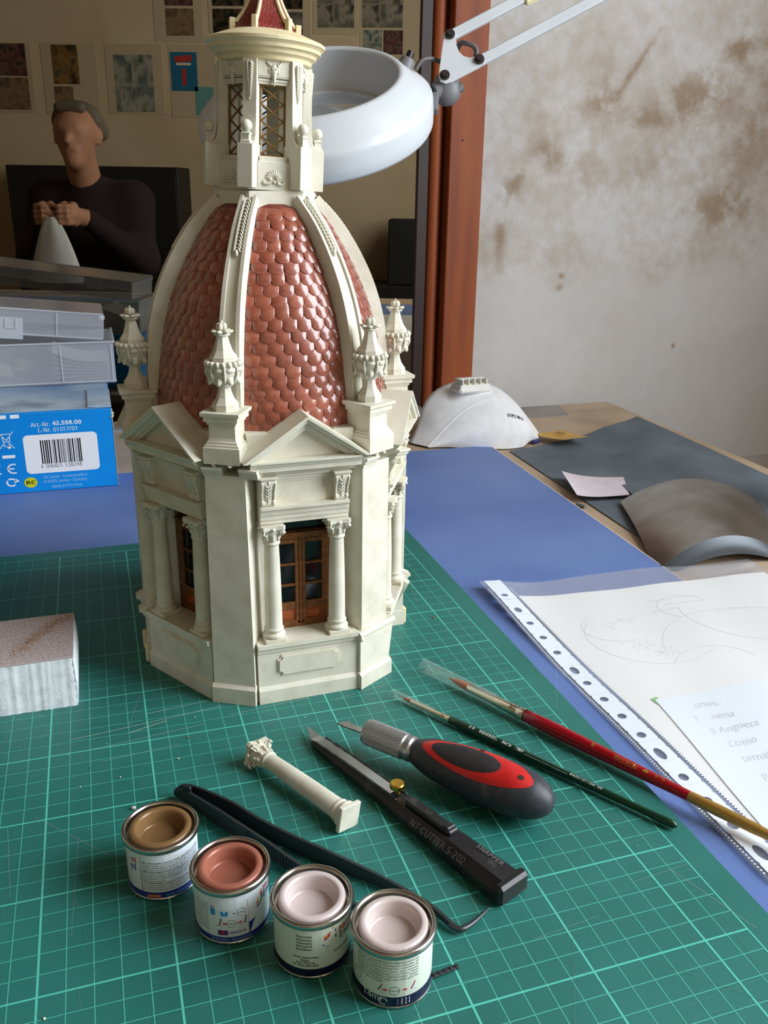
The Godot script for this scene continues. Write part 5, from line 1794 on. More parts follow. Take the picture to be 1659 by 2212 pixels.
func build_papers() -> void:
	var base := -0.3
	var t := thing("plastic_pocket", "clear punched plastic pocket holding a white drawing, on the blue board", "pocket", move(41.5, base, -12.5))
	var o := Vector3(41.5, base, -12.5)
	for k in 2:
		var f := MB.new()
		f.surf(func(u: float, v: float) -> Vector3:
			var x := lerpf(29.75, 53.2, u)
			var z := lerpf(-27.9 + 0.9 * u + 0.25 * sin(u * 9.0), 3.2, v)
			var y := 0.005 if k == 0 else 0.11
			return Vector3(x, base + y + pocket_lift(x, z), z) - o, 40, 50)
		put(f, "film", M.film, t)
	var st := MB.new()
	var holes := [[-25.31, 0.2], [-23.12, 0.34], [-21.27, 0.22], [-19.36, 0.22], [-17.44, 0.23], [-15.21, 0.42], [-13.68, 0.24], [-11.76, 0.25], [-9.87, 0.26], [-7.95, 0.26], [-6.2, 0.5], [-4.18, 0.28], [-2.29, 0.28], [-0.4, 0.28], [1.5, 0.5]]
	var sp := func(x: float, z: float) -> Vector3: return Vector3(x, base + 0.13 + pocket_lift(x, z), z) - o
	var xa := 30.05
	var xb := 31.38
	var at := -27.75
	st.group(1)
	for hole in holes:
		var z0: float = hole[0] - 0.6
		var z1: float = hole[0] + 0.6
		if z0 > at + 0.01:
			for j in 2:
				var za := lerpf(at, z0, j / 2.0)
				var zb := lerpf(at, z0, (j + 1) / 2.0)
				st.quad(sp.call(xa, zb), sp.call(xa, za), sp.call(xb, za), sp.call(xb, zb))
		var edge := []
		var ring := []
		for j in 24:
			var a := TAU * j / 24.0
			var dir := Vector2(cos(a), sin(a))
			var r := minf(0.665 / maxf(absf(dir.x), 0.001), 0.6 / maxf(absf(dir.y), 0.001))
			edge.append(Vector2(30.715, hole[0]) + dir * r)
			ring.append(Vector2(30.62 + dir.x * 0.26, hole[0] + dir.y * hole[1]))
		for j in 24:
			var n := (j + 1) % 24
			st.quad(sp.call(edge[j].x, edge[j].y), sp.call(ring[j].x, ring[j].y), sp.call(ring[n].x, ring[n].y), sp.call(edge[n].x, edge[n].y))
		# corners of the cell
		for c in [Vector2(xa, z0), Vector2(xb, z0), Vector2(xb, z1), Vector2(xa, z1)]:
			for j in 24:
				var n := (j + 1) % 24
				var e: Vector2 = edge[j]
				var g: Vector2 = edge[n]
				if e.distance_to(c) < 0.5 and g.distance_to(c) < 0.5 and absf((g - e).cross(c - e)) > 0.0005:
					st.tri(sp.call(e.x, e.y), sp.call(c.x, c.y), sp.call(g.x, g.y))
		at = z1
	st.quad(sp.call(xa, 3.1), sp.call(xa, at), sp.call(xb, at), sp.call(xb, 3.1))
	put(st, "punched_strip", M.strip_white, t)
	var sm := MB.new()
	sm.group(-1)
	for j in 150:
		var z := -26.5 + j * 0.195
		for x in [29.86, 31.62]:
			sm.quad(sp.call(x - 0.04, z), sp.call(x + 0.04, z), sp.call(x + 0.04, z + 0.1), sp.call(x - 0.04, z + 0.1))
	put(sm, "welded_seam", M.strip_white, t)
	# sheets inside
	var inside := func(x: float, y: float, z: float) -> Vector3: return Vector3(x, base + 0.03 + y + pocket_lift(x, z), z) - o
	var dr := thing("drawing_sheet", "white sheet with faint pencil sketches inside the plastic pocket", "paper", move(41.5, base, -12.5))
	var pm := MB.new()
	for y in [0.0, 0.012]:
		pm.surf(func(u: float, v: float) -> Vector3: return inside.call(lerpf(31.75, 52.7, u), y, lerpf(-25.35 + u * 0.9, 3.0, v)), 30, 40)
	put(pm, "sheet", M.paper, dr)
	var on_paper := func(x: float, y: float) -> Vector3: return inside.call(x, 0.02, -y)
	var pe := MB.new()
	rng.seed = 5
	for c in [[38.0, 18.0, 4.6, 2.4, 5.4], [44.5, 14.5, 7.0, 0.9, 3.0], [40.0, 13.2, 3.0, 0.2, 2.6], [48.0, 19.5, 6.0, 2.8, 4.8], [43.0, 21.0, 2.2, 0.3, 4.0], [36.2, 19.5, 2.4, 2.0, 5.0]]:
		var pts := []
		for j in 20:
			var a := lerpf(c[3], c[4], j / 19.0)
			pts.append(Vector2(c[0] + cos(a) * c[2], c[1] + sin(a) * c[2] * 0.8))
		stroke(pe, pts, 0.035, on_paper)
	for c in [[40.5, 22.4, 5.0], [41.5, 21.6, 4.2], [37.0, 20.4, 1.6], [40.0, 20.9, 2.5], [44.5, 19.8, 3.0]]:
		var pts := []
		for j in int(c[2] * 7):
			pts.append(Vector2(c[0] + j / 7.0, c[1] + rng.randf_range(-0.14, 0.14)))
		stroke(pe, pts, 0.03, on_paper)
	for c in [[36.5, 16.8], [37.6, 15.9], [36.9, 20.2]]:
		for j in 22:
			var p := Vector2(c[0] + rng.randfn(0, 0.5), c[1] + rng.randfn(0, 0.4))
			stroke(pe, [p, p + Vector2(rng.randf_range(-0.3, 0.3), rng.randf_range(-0.3, 0.3))], 0.03, on_paper)
	put(pe, "pencil_lines", M.pencil_soft, dr)
	var nt := thing("handwritten_note", "small white note with faint handwriting and a green corner, over the drawing", "note", move(41.5, base, -12.5))
	var nm := MB.new()
	nm.surf(func(u: float, v: float) -> Vector3:
		var z := lerpf(-10.9, 2.8, v)
		var x := lerpf(33.5 - 0.14 * (z + 10.9), 44.5, u)
		return inside.call(x, 0.035 + 0.03 * exp(-u * 6.0), z - 0.25 * u), 16, 16)
	put(nm, "sheet", M.paper_note, nt)
	var on_note := func(x: float, y: float) -> Vector3: return inside.call(x, 0.05, -y)
	var nw := MB.new()
	var words := [[34.2, 9.7, "C"], [35.4, 9.7, "unas,"], [34.4, 8.5, "B"], [35.6, 8.4, "nena"], [34.6, 7.2, "B Anguera"], [34.8, 5.9, "Como"], [34.6, 4.6, "tamano"], [34.6, 3.0, "Pot nom"], [34.6, 1.4, "ba"], [34.4, 0.0, "la"], [38.0, 4.4, "rell"]]
	for q in words:
		write(nw, q[2], 0.0, 0.0, 0.5, func(x: float, y: float) -> Vector3: return on_note.call(q[0] + x + y * 0.3, q[1] + y + 0.06 * sin(x * 4.0)))
	for y in [2.2, 0.7]:
		stroke(nw, [Vector2(34.4, y), Vector2(40.0, y + 0.2), Vector2(44.0, y + 0.3)], 0.025, on_note)
	put(nw, "handwriting", M.pencil_soft, nt)
	var gm := MB.new()
	shape2d(gm, [Vector2(33.35, 10.4), Vector2(33.3, 11.0), Vector2(33.75, 11.15), Vector2(33.85, 10.6)], func(x: float, y: float) -> Vector3: return inside.call(x, 0.055, -y))
	put(gm, "green_corner", M.leaf_green, nt)


func lay(called: String, label: String, category: String, material: Material, corners: Array, lift: Callable, n := 24, thick := 0.03) -> Node3D:
	# a sheet spanned between four corners (x, z), bent by lift(u, v)
	var c := Vector3((corners[0].x + corners[2].x) / 2, -0.7, (corners[0].y + corners[2].y) / 2)
	var t := thing(called, label, category, Transform3D(Basis.IDENTITY, c))
	var at := func(u: float, v: float, dy: float) -> Vector3:
		var p: Vector2 = corners[0].lerp(corners[1], u).lerp(corners[3].lerp(corners[2], u), v)
		return Vector3(p.x, -0.7 + lift.call(u, v) + dy, p.y) - c
	var m := MB.new()
	m.surf(func(u: float, v: float) -> Vector3: return at.call(u, 1.0 - v, thick), n, n)
	m.surf(func(u: float, v: float) -> Vector3: return at.call(u, v, 0.0), n, n)
	m.group(-1)
	for k in n:
		var a := float(k) / n
		var b := float(k + 1) / n
		m.quad(at.call(a, 1, 0.0), at.call(a, 1, thick), at.call(b, 1, thick), at.call(b, 1, 0.0))
		m.quad(at.call(0, a, 0.0), at.call(0, a, thick), at.call(0, b, thick), at.call(0, b, 0.0))
	put(m, "sheet", material, t)
	return t


func build_bench_clutter() -> void:
	lay("abrasive_paper", "large dark grey abrasive sheet curling up on the brown bench", "abrasive paper", M.wet_dry, [Vector2(48.7, -62.0), Vector2(68.8, -67.0), Vector2(71.5, -34.5), Vector2(47.9, -32.0)], func(u: float, v: float) -> float:
		return 0.04 + 1.5 * pow(u, 3.0) * pow(1.0 - v, 1.2) + 0.16 * sin(u * 7.0 + v * 3.0) * u + 0.5 * exp(-pow((u - 0.75) / 0.16, 2)) * (1.0 - v) + 0.04, 30)
	lay("torn_abrasive_scrap", "torn scrap of abrasive lying pale side up on the dark sheet", "abrasive paper", M.abrasive_back, [Vector2(49.2, -50.8), Vector2(54.6, -47.6), Vector2(52.6, -43.3), Vector2(46.9, -43.6)], func(u: float, v: float) -> float:
		return 0.62 + 0.42 * pow(1.0 - u, 4.0) + 0.3 * pow(u, 3.0) * (1.0 - v), 16)
	var roll := thing("paper_curl", "tiny dark curl of abrasive beside the torn pale scrap", "abrasive paper", move(47.0, -0.66, -42.9, 35))
	put(MB.new().tube([Vector3(-0.1, 0.16, 0.5), Vector3(0.1, 0.16, -0.5)], [0.16], 10), "curl", M.wet_dry, roll)
	lay("dark_abrasive_scrap", "small dark abrasive scrap tucked under the curved steel sheet", "abrasive paper", M.wet_dry, [Vector2(53.3, -46.0), Vector2(56.2, -46.0), Vector2(55.2, -41.8), Vector2(52.6, -42.4)], func(u: float, v: float) -> float: return 0.75 + 0.25 * u, 8)
	var tag80 := lay("yellow_abrasive_scrap", "yellow scrap of abrasive marked 80 beside the dust mask", "abrasive paper", M.abrasive_yellow, [Vector2(54.0, -66.2), Vector2(58.2, -66.6), Vector2(58.4, -61.2), Vector2(55.0, -61.2)], func(u: float, v: float) -> float: return 0.62 + 0.6 * v * v + 0.1 * u, 8)
	var num := MB.new()
	var c := Vector3(56.2, -0.7, -63.7)
	write(num, "80", 0.0, 0.0, 1.5, func(x: float, y: float) -> Vector3: return Vector3(57.2 - y * 0.4 - x * 0.35, 0.0, -65.6 + x * 0.75 - y * 0.45) - c + Vector3(0, 0.12 + 0.3 * clampf((x + 0.5) * 0.5, 0, 1), 0))
	put(num, "printing", M.print_black, tag80)
	lay("grey_card", "flat beige card lying at the back of the bench behind the dust mask", "card", M.sill_grey, [Vector2(55.0, -81.5), Vector2(65.5, -81.0), Vector2(64.0, -75.5), Vector2(54.5, -76.0)], func(_u: float, _v: float) -> float: return 0.01, 4, 0.12)
	# curved steel sheet with a turned front lip
	var ms := thing("curved_steel_sheet", "bent shiny steel sheet standing like a low arch beside the plastic pocket", "metal sheet", move(54, -0.7, -34))
	var o := Vector3(54, -0.7, -34)
	var front := func(u: float) -> Vector3:
		var s := 1.0 - pow(2.0 * u - 1.0, 2.0)
		return Vector3(lerpf(45.2, 57.4, u), -0.66 + 2.45 * s, -27.9 + 0.5 * u)
	var rear := func(u: float) -> Vector3:
		var s := 1.0 - pow(2.0 * u - 1.0, 2.0)
		return Vector3(lerpf(50.9, 64.5, u), -0.2 + 2.5 * s - 0.4 * u, -42.2 + 3.6 * u)
	var sh := MB.new()
	for q in 2:
		sh.surf(func(u: float, v: float) -> Vector3:
			var p: Vector3 = front.call(u).lerp(rear.call(u), v)
			return p + Vector3(0, (-0.08 if q == 0 else 0.0) + 0.35 * sin(v * PI), 0) - o, 36, 16)
	put(sh, "arched_plate", M.sheet_metal, ms)
	var lip := MB.new()
	lip.surf(func(u: float, v: float) -> Vector3:
		var p: Vector3 = front.call(u)
		var q := Vector3(lerpf(46.9, 56.2, u), -0.66 + 1.0 * (1.0 - pow(2.0 * u - 1.0, 2.0)), p.z + 0.55)
		return p.lerp(q, v) + Vector3(0, 0, 0.12 * sin(v * PI)) - o, 36, 5)
	put(lip, "turned_lip", M.steel_dark, ms)


func build_mask() -> void:
	var o := Vector3(46.5, -0.7, -66.5)
	var t := thing("dust_mask", "white folded dust mask with an exhalation valve, on the bench behind the blue board", "dust mask", Transform3D(Basis.IDENTITY, o))
	var crease := [Vector3(39.9, -0.45, -65.6), Vector3(41.0, 0.5, -65.8), Vector3(42.3, 1.7, -66.0), Vector3(44.3, 3.3, -66.2), Vector3(47.2, 4.5, -66.4), Vector3(49.8, 4.4, -66.3), Vector3(51.6, 3.2, -66.1), Vector3(52.8, 1.5, -65.9), Vector3(54.4, -0.45, -65.6)]
	var rear := [Vector3(38.6, -0.45, -67.6), Vector3(39.8, 1.2, -69.0), Vector3(41.0, 3.4, -70.3), Vector3(43.0, 5.0, -71.2), Vector3(46.6, 5.9, -71.6), Vector3(50.2, 5.2, -71.2), Vector3(52.8, 3.2, -70.0), Vector3(54.4, 1.2, -68.6), Vector3(55.2, -0.45, -67.0)]
	var low := [Vector3(40.0, -0.5, -65.4), Vector3(41.5, -0.5, -65.2), Vector3(43.2, -0.5, -64.6), Vector3(45.2, -0.5, -63.8), Vector3(47.4, -0.55, -63.0), Vector3(49.4, -0.55, -62.7), Vector3(51.0, -0.5, -63.0), Vector3(52.4, -0.3, -64.2), Vector3(54.2, -0.4, -65.3)]
	var c1 := curve(crease, 4)
	var c2 := curve(rear, 4)
	var c3 := curve(low, 4)
	var n := c1.size() - 1
	var pick := func(c: Array, u: float) -> Vector3:
		var x := u * n
		var i := mini(int(x), n - 1)
		return c[i].lerp(c[i + 1], x - i)
	var top := MB.new()
	top.surf(func(u: float, v: float) -> Vector3:
		var p: Vector3 = pick.call(c1, u).lerp(pick.call(c2, u), v)
		return p + Vector3(0, 0.35, 0.1) * sin(v * PI) * sin(u * PI) - o, 32, 8)
	top.surf(func(u: float, v: float) -> Vector3:
		var p: Vector3 = pick.call(c2, u)
		return Vector3(p.x, lerpf(p.y, -0.5, v), p.z - 1.2 * v) - o, 32, 4)
	put(top, "upper_panel", M.felt, t)
	var fr := MB.new()
	fr.surf(func(u: float, v: float) -> Vector3:
		var p: Vector3 = pick.call(c3, u).lerp(pick.call(c1, u), v)
		return p + Vector3(0.5, 0.35, 1.5) * sin(v * PI) * pow(sin(u * PI), 0.8) * (0.55 + 0.45 * u) - o, 32, 12)
	put(fr, "front_panel", M.felt, t)
	var piping := MB.new()
	var line := []
	for p in c1:
		line.append(p - o)
	piping.tube(line, [0.07], 6)
	put(piping, "welded_edge", M.felt, t)
	var va := MB.new(Transform3D(Basis(Vector3.UP, 0.1) * Basis(Vector3.RIGHT, -0.05), Vector3(46.3, 5.35, -68.6) - o))
	va.box(Vector3(0, 0.1, 0), Vector3(4.4, 0.7, 2.8), 0.25)
	va.box(Vector3(0, 0.55, 0), Vector3(4.0, 0.35, 2.4), 0.1)
	for k in 5:
		va.box(Vector3(-1.6 + k * 0.8, 1.0, 0.1), Vector3(0.22, 0.75, 2.0), 0.08)
	va.box(Vector3(0, 1.32, -0.1), Vector3(3.5, 0.16, 1.1), 0.06)
	var valve := put(va, "valve", M.valve, t)
	put(MB.new(va.t).box(Vector3(0, 0.78, 0), Vector3(3.4, 0.14, 1.7), 0.04), "valve_flap", M.valve_flap, valve)
	var pr := MB.new()
	write(pr, "FFP2 NR D", 0.0, 0.0, 0.36, func(x: float, y: float) -> Vector3:
		var q: Vector3 = pick.call(c3, 0.58 + x * 0.055).lerp(pick.call(c1, 0.58 + x * 0.055), 0.66 + y * 0.2)
		var v := 0.66 + y * 0.2
		var u := 0.58 + x * 0.055
		return q + Vector3(0.5, 0.35, 1.5) * sin(v * PI) * pow(sin(u * PI), 0.8) * (0.55 + 0.45 * u) + Vector3(0, 0.02, 0.04) - o, true)
	put(pr, "printing", M.print_grey, t)
	put(MB.new().box(Vector3(53.2, -0.4, -64.2) - o, Vector3(1.2, 0.5, 0.4), 0.1, Basis(Vector3.UP, 0.4)), "strap", M.strap_blue, t)


# ---------------------------------------------------------------- boxes at the left

func build_boxes() -> void:
	var o := Vector3(-7.0, -0.3, -71.0)
	var t := thing("blue_carton", "bright blue printed carton with a barcode, behind the mat", "box", Transform3D(Basis.IDENTITY, o))
	var body := MB.new()
	body.box(Vector3(0, 3.9, 0), Vector3(24.1, 7.76, 22.0), 0.06)
	put(body, "carton", M.carton_blue, t)
	var lid := put(MB.new().box(Vector3(0, 7.82, -0.2), Vector3(23.9, 0.06, 21.5), 0.02), "top_flap", M.carton_top, t)
	put(MB.new().box(Vector3(11.0, 7.92, 6.6), Vector3(2.2, 0.1, 8.0), 0.03, Basis(Vector3.BACK, -0.06)), "tab", M.carton_top, lid)
	var tear := MB.new()
	rng.seed = 3
	for k in 14:
		tear.box(Vector3(12.05 + rng.randf_range(-0.08, 0.1), 7.4 - k * 0.08 + rng.randf() * 0.3, 10.9 + rng.randf_range(-0.4, 0.1)), Vector3(0.25, 0.2, 0.3) * rng.randf_range(0.5, 1.1), 0.02, Basis.from_euler(Vector3(rng.randf(), rng.randf(), rng.randf())))
	tear.box(Vector3(12.08, 3.6, 10.95), Vector3(0.05, 7.2, 0.16), 0.02)
	put(tear, "torn_corner", M.carton_inside, t)
	var marks := []
	# x from the carton's front right edge, y from its foot
	marks.append(["print_white", "text", "Art.-Nr.", -6.5, 6.62, 0.4, false, 1.5])
	marks.append(["print_white", "text", "42.598.00", -4.8, 6.68, 0.4, true, 2.3])
	marks.append(["print_white", "text", "I.-Nr. 01017/01", -6.0, 6.06, 0.38, false, 3.1])
	var lab := []
	for k in 4:
		var cx: float = [-1.75, -6.85, -6.85, -1.75][k]
		var cy: float = [5.25, 5.25, 2.25, 2.25][k]
		for j in 6:
			var a := PI / 2 * k + PI / 2 * j / 5.0
			lab.append(Vector2(cx + cos(a) * 0.4, cy + sin(a) * 0.4))
	marks.append(["print_white", "poly", lab])
	rng.seed = 12
	var x := -5.95
	while x < -2.75:
		var w: float = [0.03, 0.06, 0.1][rng.randi() % 3]
		marks.append(["print_black", "rect", x, 2.75, x + w, 5.1])
		x += w + [0.03, 0.05, 0.08][rng.randi() % 3]
	marks.append(["print_black", "text", "4", -6.1, 2.5, 0.34, false, 0.2])
	marks.append(["print_black", "text", "006825", -5.7, 2.5, 0.34, false, 1.35])
	marks.append(["print_black", "text", "538298", -4.15, 2.5, 0.34, false, 1.35])
	marks.append(["print_pale_blue", "text", "ISC GmbH · Eschenstraße 6", -6.0, 1.42, 0.27, false, 3.5])
	marks.append(["print_pale_blue", "text", "D-94405 Landau · Germany", -6.0, 0.98, 0.27, false, 3.5])
	marks.append(["print_pale_blue", "text", "Made in P.R.China", -5.4, 0.44, 0.27, false, 2.4])
	marks.append(["print_yellow", "disc", -7.05, 1.0, 0.52])
	marks.append(["print_black", "text", "RC", -7.4, 1.0, 0.36, true, 0.72])
	marks.append(["print_white", "arc", -8.25, 2.5, 0.5, 0.37, PI * 0.35, PI * 1.65])
	marks.append(["print_white", "line", [Vector2(-8.7, 2.5), Vector2(-8.2, 2.5)], 0.13])
	marks.append(["print_white", "arc", -9.45, 2.5, 0.5, 0.37, PI * 0.35, PI * 1.65])
	marks.append(["print_white", "rect", -9.0, 3.55, -8.0, 3.85])
	marks.append(["print_white", "arc", -8.55, 1.15, 0.42, 0.28, 0.3, 2.2])
	marks.append(["print_white", "arc", -8.55, 1.15, 0.42, 0.28, 2.6, 5.6])
	marks.append(["print_white", "poly", [Vector2(-8.2, 1.5), Vector2(-7.9, 1.25), Vector2(-8.35, 1.05)]])
	# crossed-out wheeled bin
	marks.append(["print_white", "line", [Vector2(-8.85, 5.9), Vector2(-8.7, 4.7), Vector2(-8.35, 4.7), Vector2(-8.2, 5.9), Vector2(-8.95, 5.9)], 0.06])
	marks.append(["print_white", "line", [Vector2(-9.1, 6.1), Vector2(-7.95, 4.5)], 0.06])
	marks.append(["print_white", "line", [Vector2(-9.1, 4.5), Vector2(-7.95, 6.1)], 0.06])
	marks.append(["print_white", "disc", -8.35, 4.62, 0.14])
	marks.append(["print_white", "rect", -9.2, 7.35, -8.3, 7.7])
	marks.append(["print_white", "rect", -8.0, 7.35, -7.3, 7.7])
	print_on(t, marks, func(px: float, py: float) -> Vector3: return Vector3(12.05 + px * 1.13, py, 11.012))
	# clear plastic case on top
	var c := Vector3(-7.0, 7.56, -76.5)
	var k1 := thing("clear_case", "translucent plastic case with its lid ajar, on the blue carton", "case", Transform3D(Basis.IDENTITY, c))
	var w2 := 13.0
	var tray := MB.new()
	tray.box(Vector3(0, 0.12, 0), Vector3(2 * w2, 0.2, 9.6), 0.05)
	tray.box(Vector3(0, 2.25, 4.75), Vector3(2 * w2, 4.2, 0.16), 0.05)
	tray.box(Vector3(0, 2.25, -4.75), Vector3(2 * w2, 4.2, 0.16), 0.05)
	for s in [-1.0, 1.0]:
		tray.box(Vector3(s * (w2 - 0.08), 2.25, 0), Vector3(0.16, 4.2, 9.3), 0.05)
	put(tray, "tray", M.clear_plastic, k1)
	var rimm := MB.new()
	rimm.box(Vector3(0, 4.4, 4.85), Vector3(2 * w2 + 0.2, 0.22, 0.3), 0.08)
	rimm.box(Vector3(0, 0.25, 4.85), Vector3(2 * w2 + 0.1, 0.16, 0.1), 0.04)
	rimm.box(Vector3(w2 + 0.02, 4.4, 0), Vector3(0.3, 0.22, 9.8), 0.08)
	for x2 in [7.6, 12.7]:
		rimm.box(Vector3(x2, 2.2, 4.86), Vector3(0.14, 3.9, 0.1), 0.03)
	put(rimm, "rim", M.clear_rib, k1)
	var lt := Basis(Vector3.BACK, -0.095)
	var lid2 := MB.new(Transform3D(lt, Vector3(w2 - 1.0, 4.6, 0)))
	lid2.box(Vector3(-w2, 2.6, 0), Vector3(2 * w2, 0.16, 9.4), 0.06)
	lid2.box(Vector3(-w2, 1.3, 4.65), Vector3(2 * w2, 2.6, 0.16), 0.06)
	lid2.box(Vector3(-w2, 1.3, -4.65), Vector3(2 * w2, 2.6, 0.16), 0.06)
	lid2.box(Vector3(0, 1.3, 0), Vector3(0.16, 2.4, 9.2), 0.06)
	var lidn := put(lid2, "case_lid", M.clear_plastic, k1)
	var rb := MB.new(Transform3D(lt, Vector3(w2 - 1.0, 4.6, 0)))
	rb.box(Vector3(-w2, 2.62, 4.7), Vector3(2 * w2, 0.24, 0.24), 0.1)
	rb.box(Vector3(-w2, 0.1, 4.75), Vector3(2 * w2, 0.2, 0.2), 0.08)
	rb.blob(Vector3(-0.3, 2.3, 4.5), Vector3(0.5, 0.45, 0.3))
	for x2 in [-10.4, -4.6]:
		rb.box(Vector3(x2, 1.3, 4.76), Vector3(0.16, 2.4, 0.12), 0.04)
	put(rb, "rib", M.clear_rib, lidn)
	var la := MB.new(Transform3D(lt, Vector3(w2 - 1.0, 4.6, 0)))
	la.box(Vector3(-9.0, 0.7, 4.95), Vector3(2.3, 2.2, 0.14), 0.05)
	la.box(Vector3(-9.5, 1.2, 5.06), Vector3(0.12, 1.0, 0.1), 0.03)
	la.box(Vector3(-8.5, 1.2, 5.06), Vector3(0.12, 1.0, 0.1), 0.03)
	la.box(Vector3(-9.0, 0.75, 5.06), Vector3(1.1, 0.12, 0.1), 0.03)
	put(la, "latch", M.clear_rib, lidn)
	# what lies in the case
	var pb := thing("paper_stack", "stack of curved white papers inside the clear case", "papers", Transform3D(Basis.IDENTITY, c + Vector3(9.6, 0.3, 0.6)))
	for k in 7:
		var s := MB.new()
		s.surf(func(u: float, v: float) -> Vector3: return Vector3(lerpf(-2.9, 2.9, u), 0.12 + k * 0.3 + 0.5 * pow(1.0 - u, 3.0) * (k - 1.5) * 0.55, lerpf(-3.6, 3.6, v)), 12, 2)
		s.surf(func(u: float, v: float) -> Vector3: return Vector3(lerpf(-2.9, 2.9, u), 0.07 + k * 0.3 + 0.5 * pow(1.0 - u, 3.0) * (k - 1.5) * 0.55, lerpf(3.6, -3.6, v)), 12, 2)
		put(s, "page", M.paper, pb)
	rng.seed = 44
	for k in 6:
		var rp := thing("resin_offcut", ["wedge of cream resin", "folded cream resin strip", "flat cream resin slab", "long cream resin offcut", "small cream resin chip", "bent cream resin plate"][k] + " inside the clear case", "offcut", Transform3D(Basis.from_euler(Vector3(0, rng.randf_range(-0.6, 0.6), rng.randf_range(-0.35, 0.35))), c + Vector3(-10.5 + k * 2.9, 0.65 + 0.15 * (k % 2), 1.4 - 1.0 * (k % 3))), "offcuts in the clear case")
		var q := MB.new()
		var wd := rng.randf_range(2.2, 3.4)
		q.push([Vector2(-wd / 2, 0), Vector2(wd / 2, 0), Vector2(wd / 2 - 0.5, rng.randf_range(0.7, 1.5)), Vector2(-wd / 2 + 0.9, rng.randf_range(1.0, 1.9))], -0.8, 0.8)
		put(q, "offcut", M.resin, rp)


# ---------------------------------------------------------------- magnifier lamp

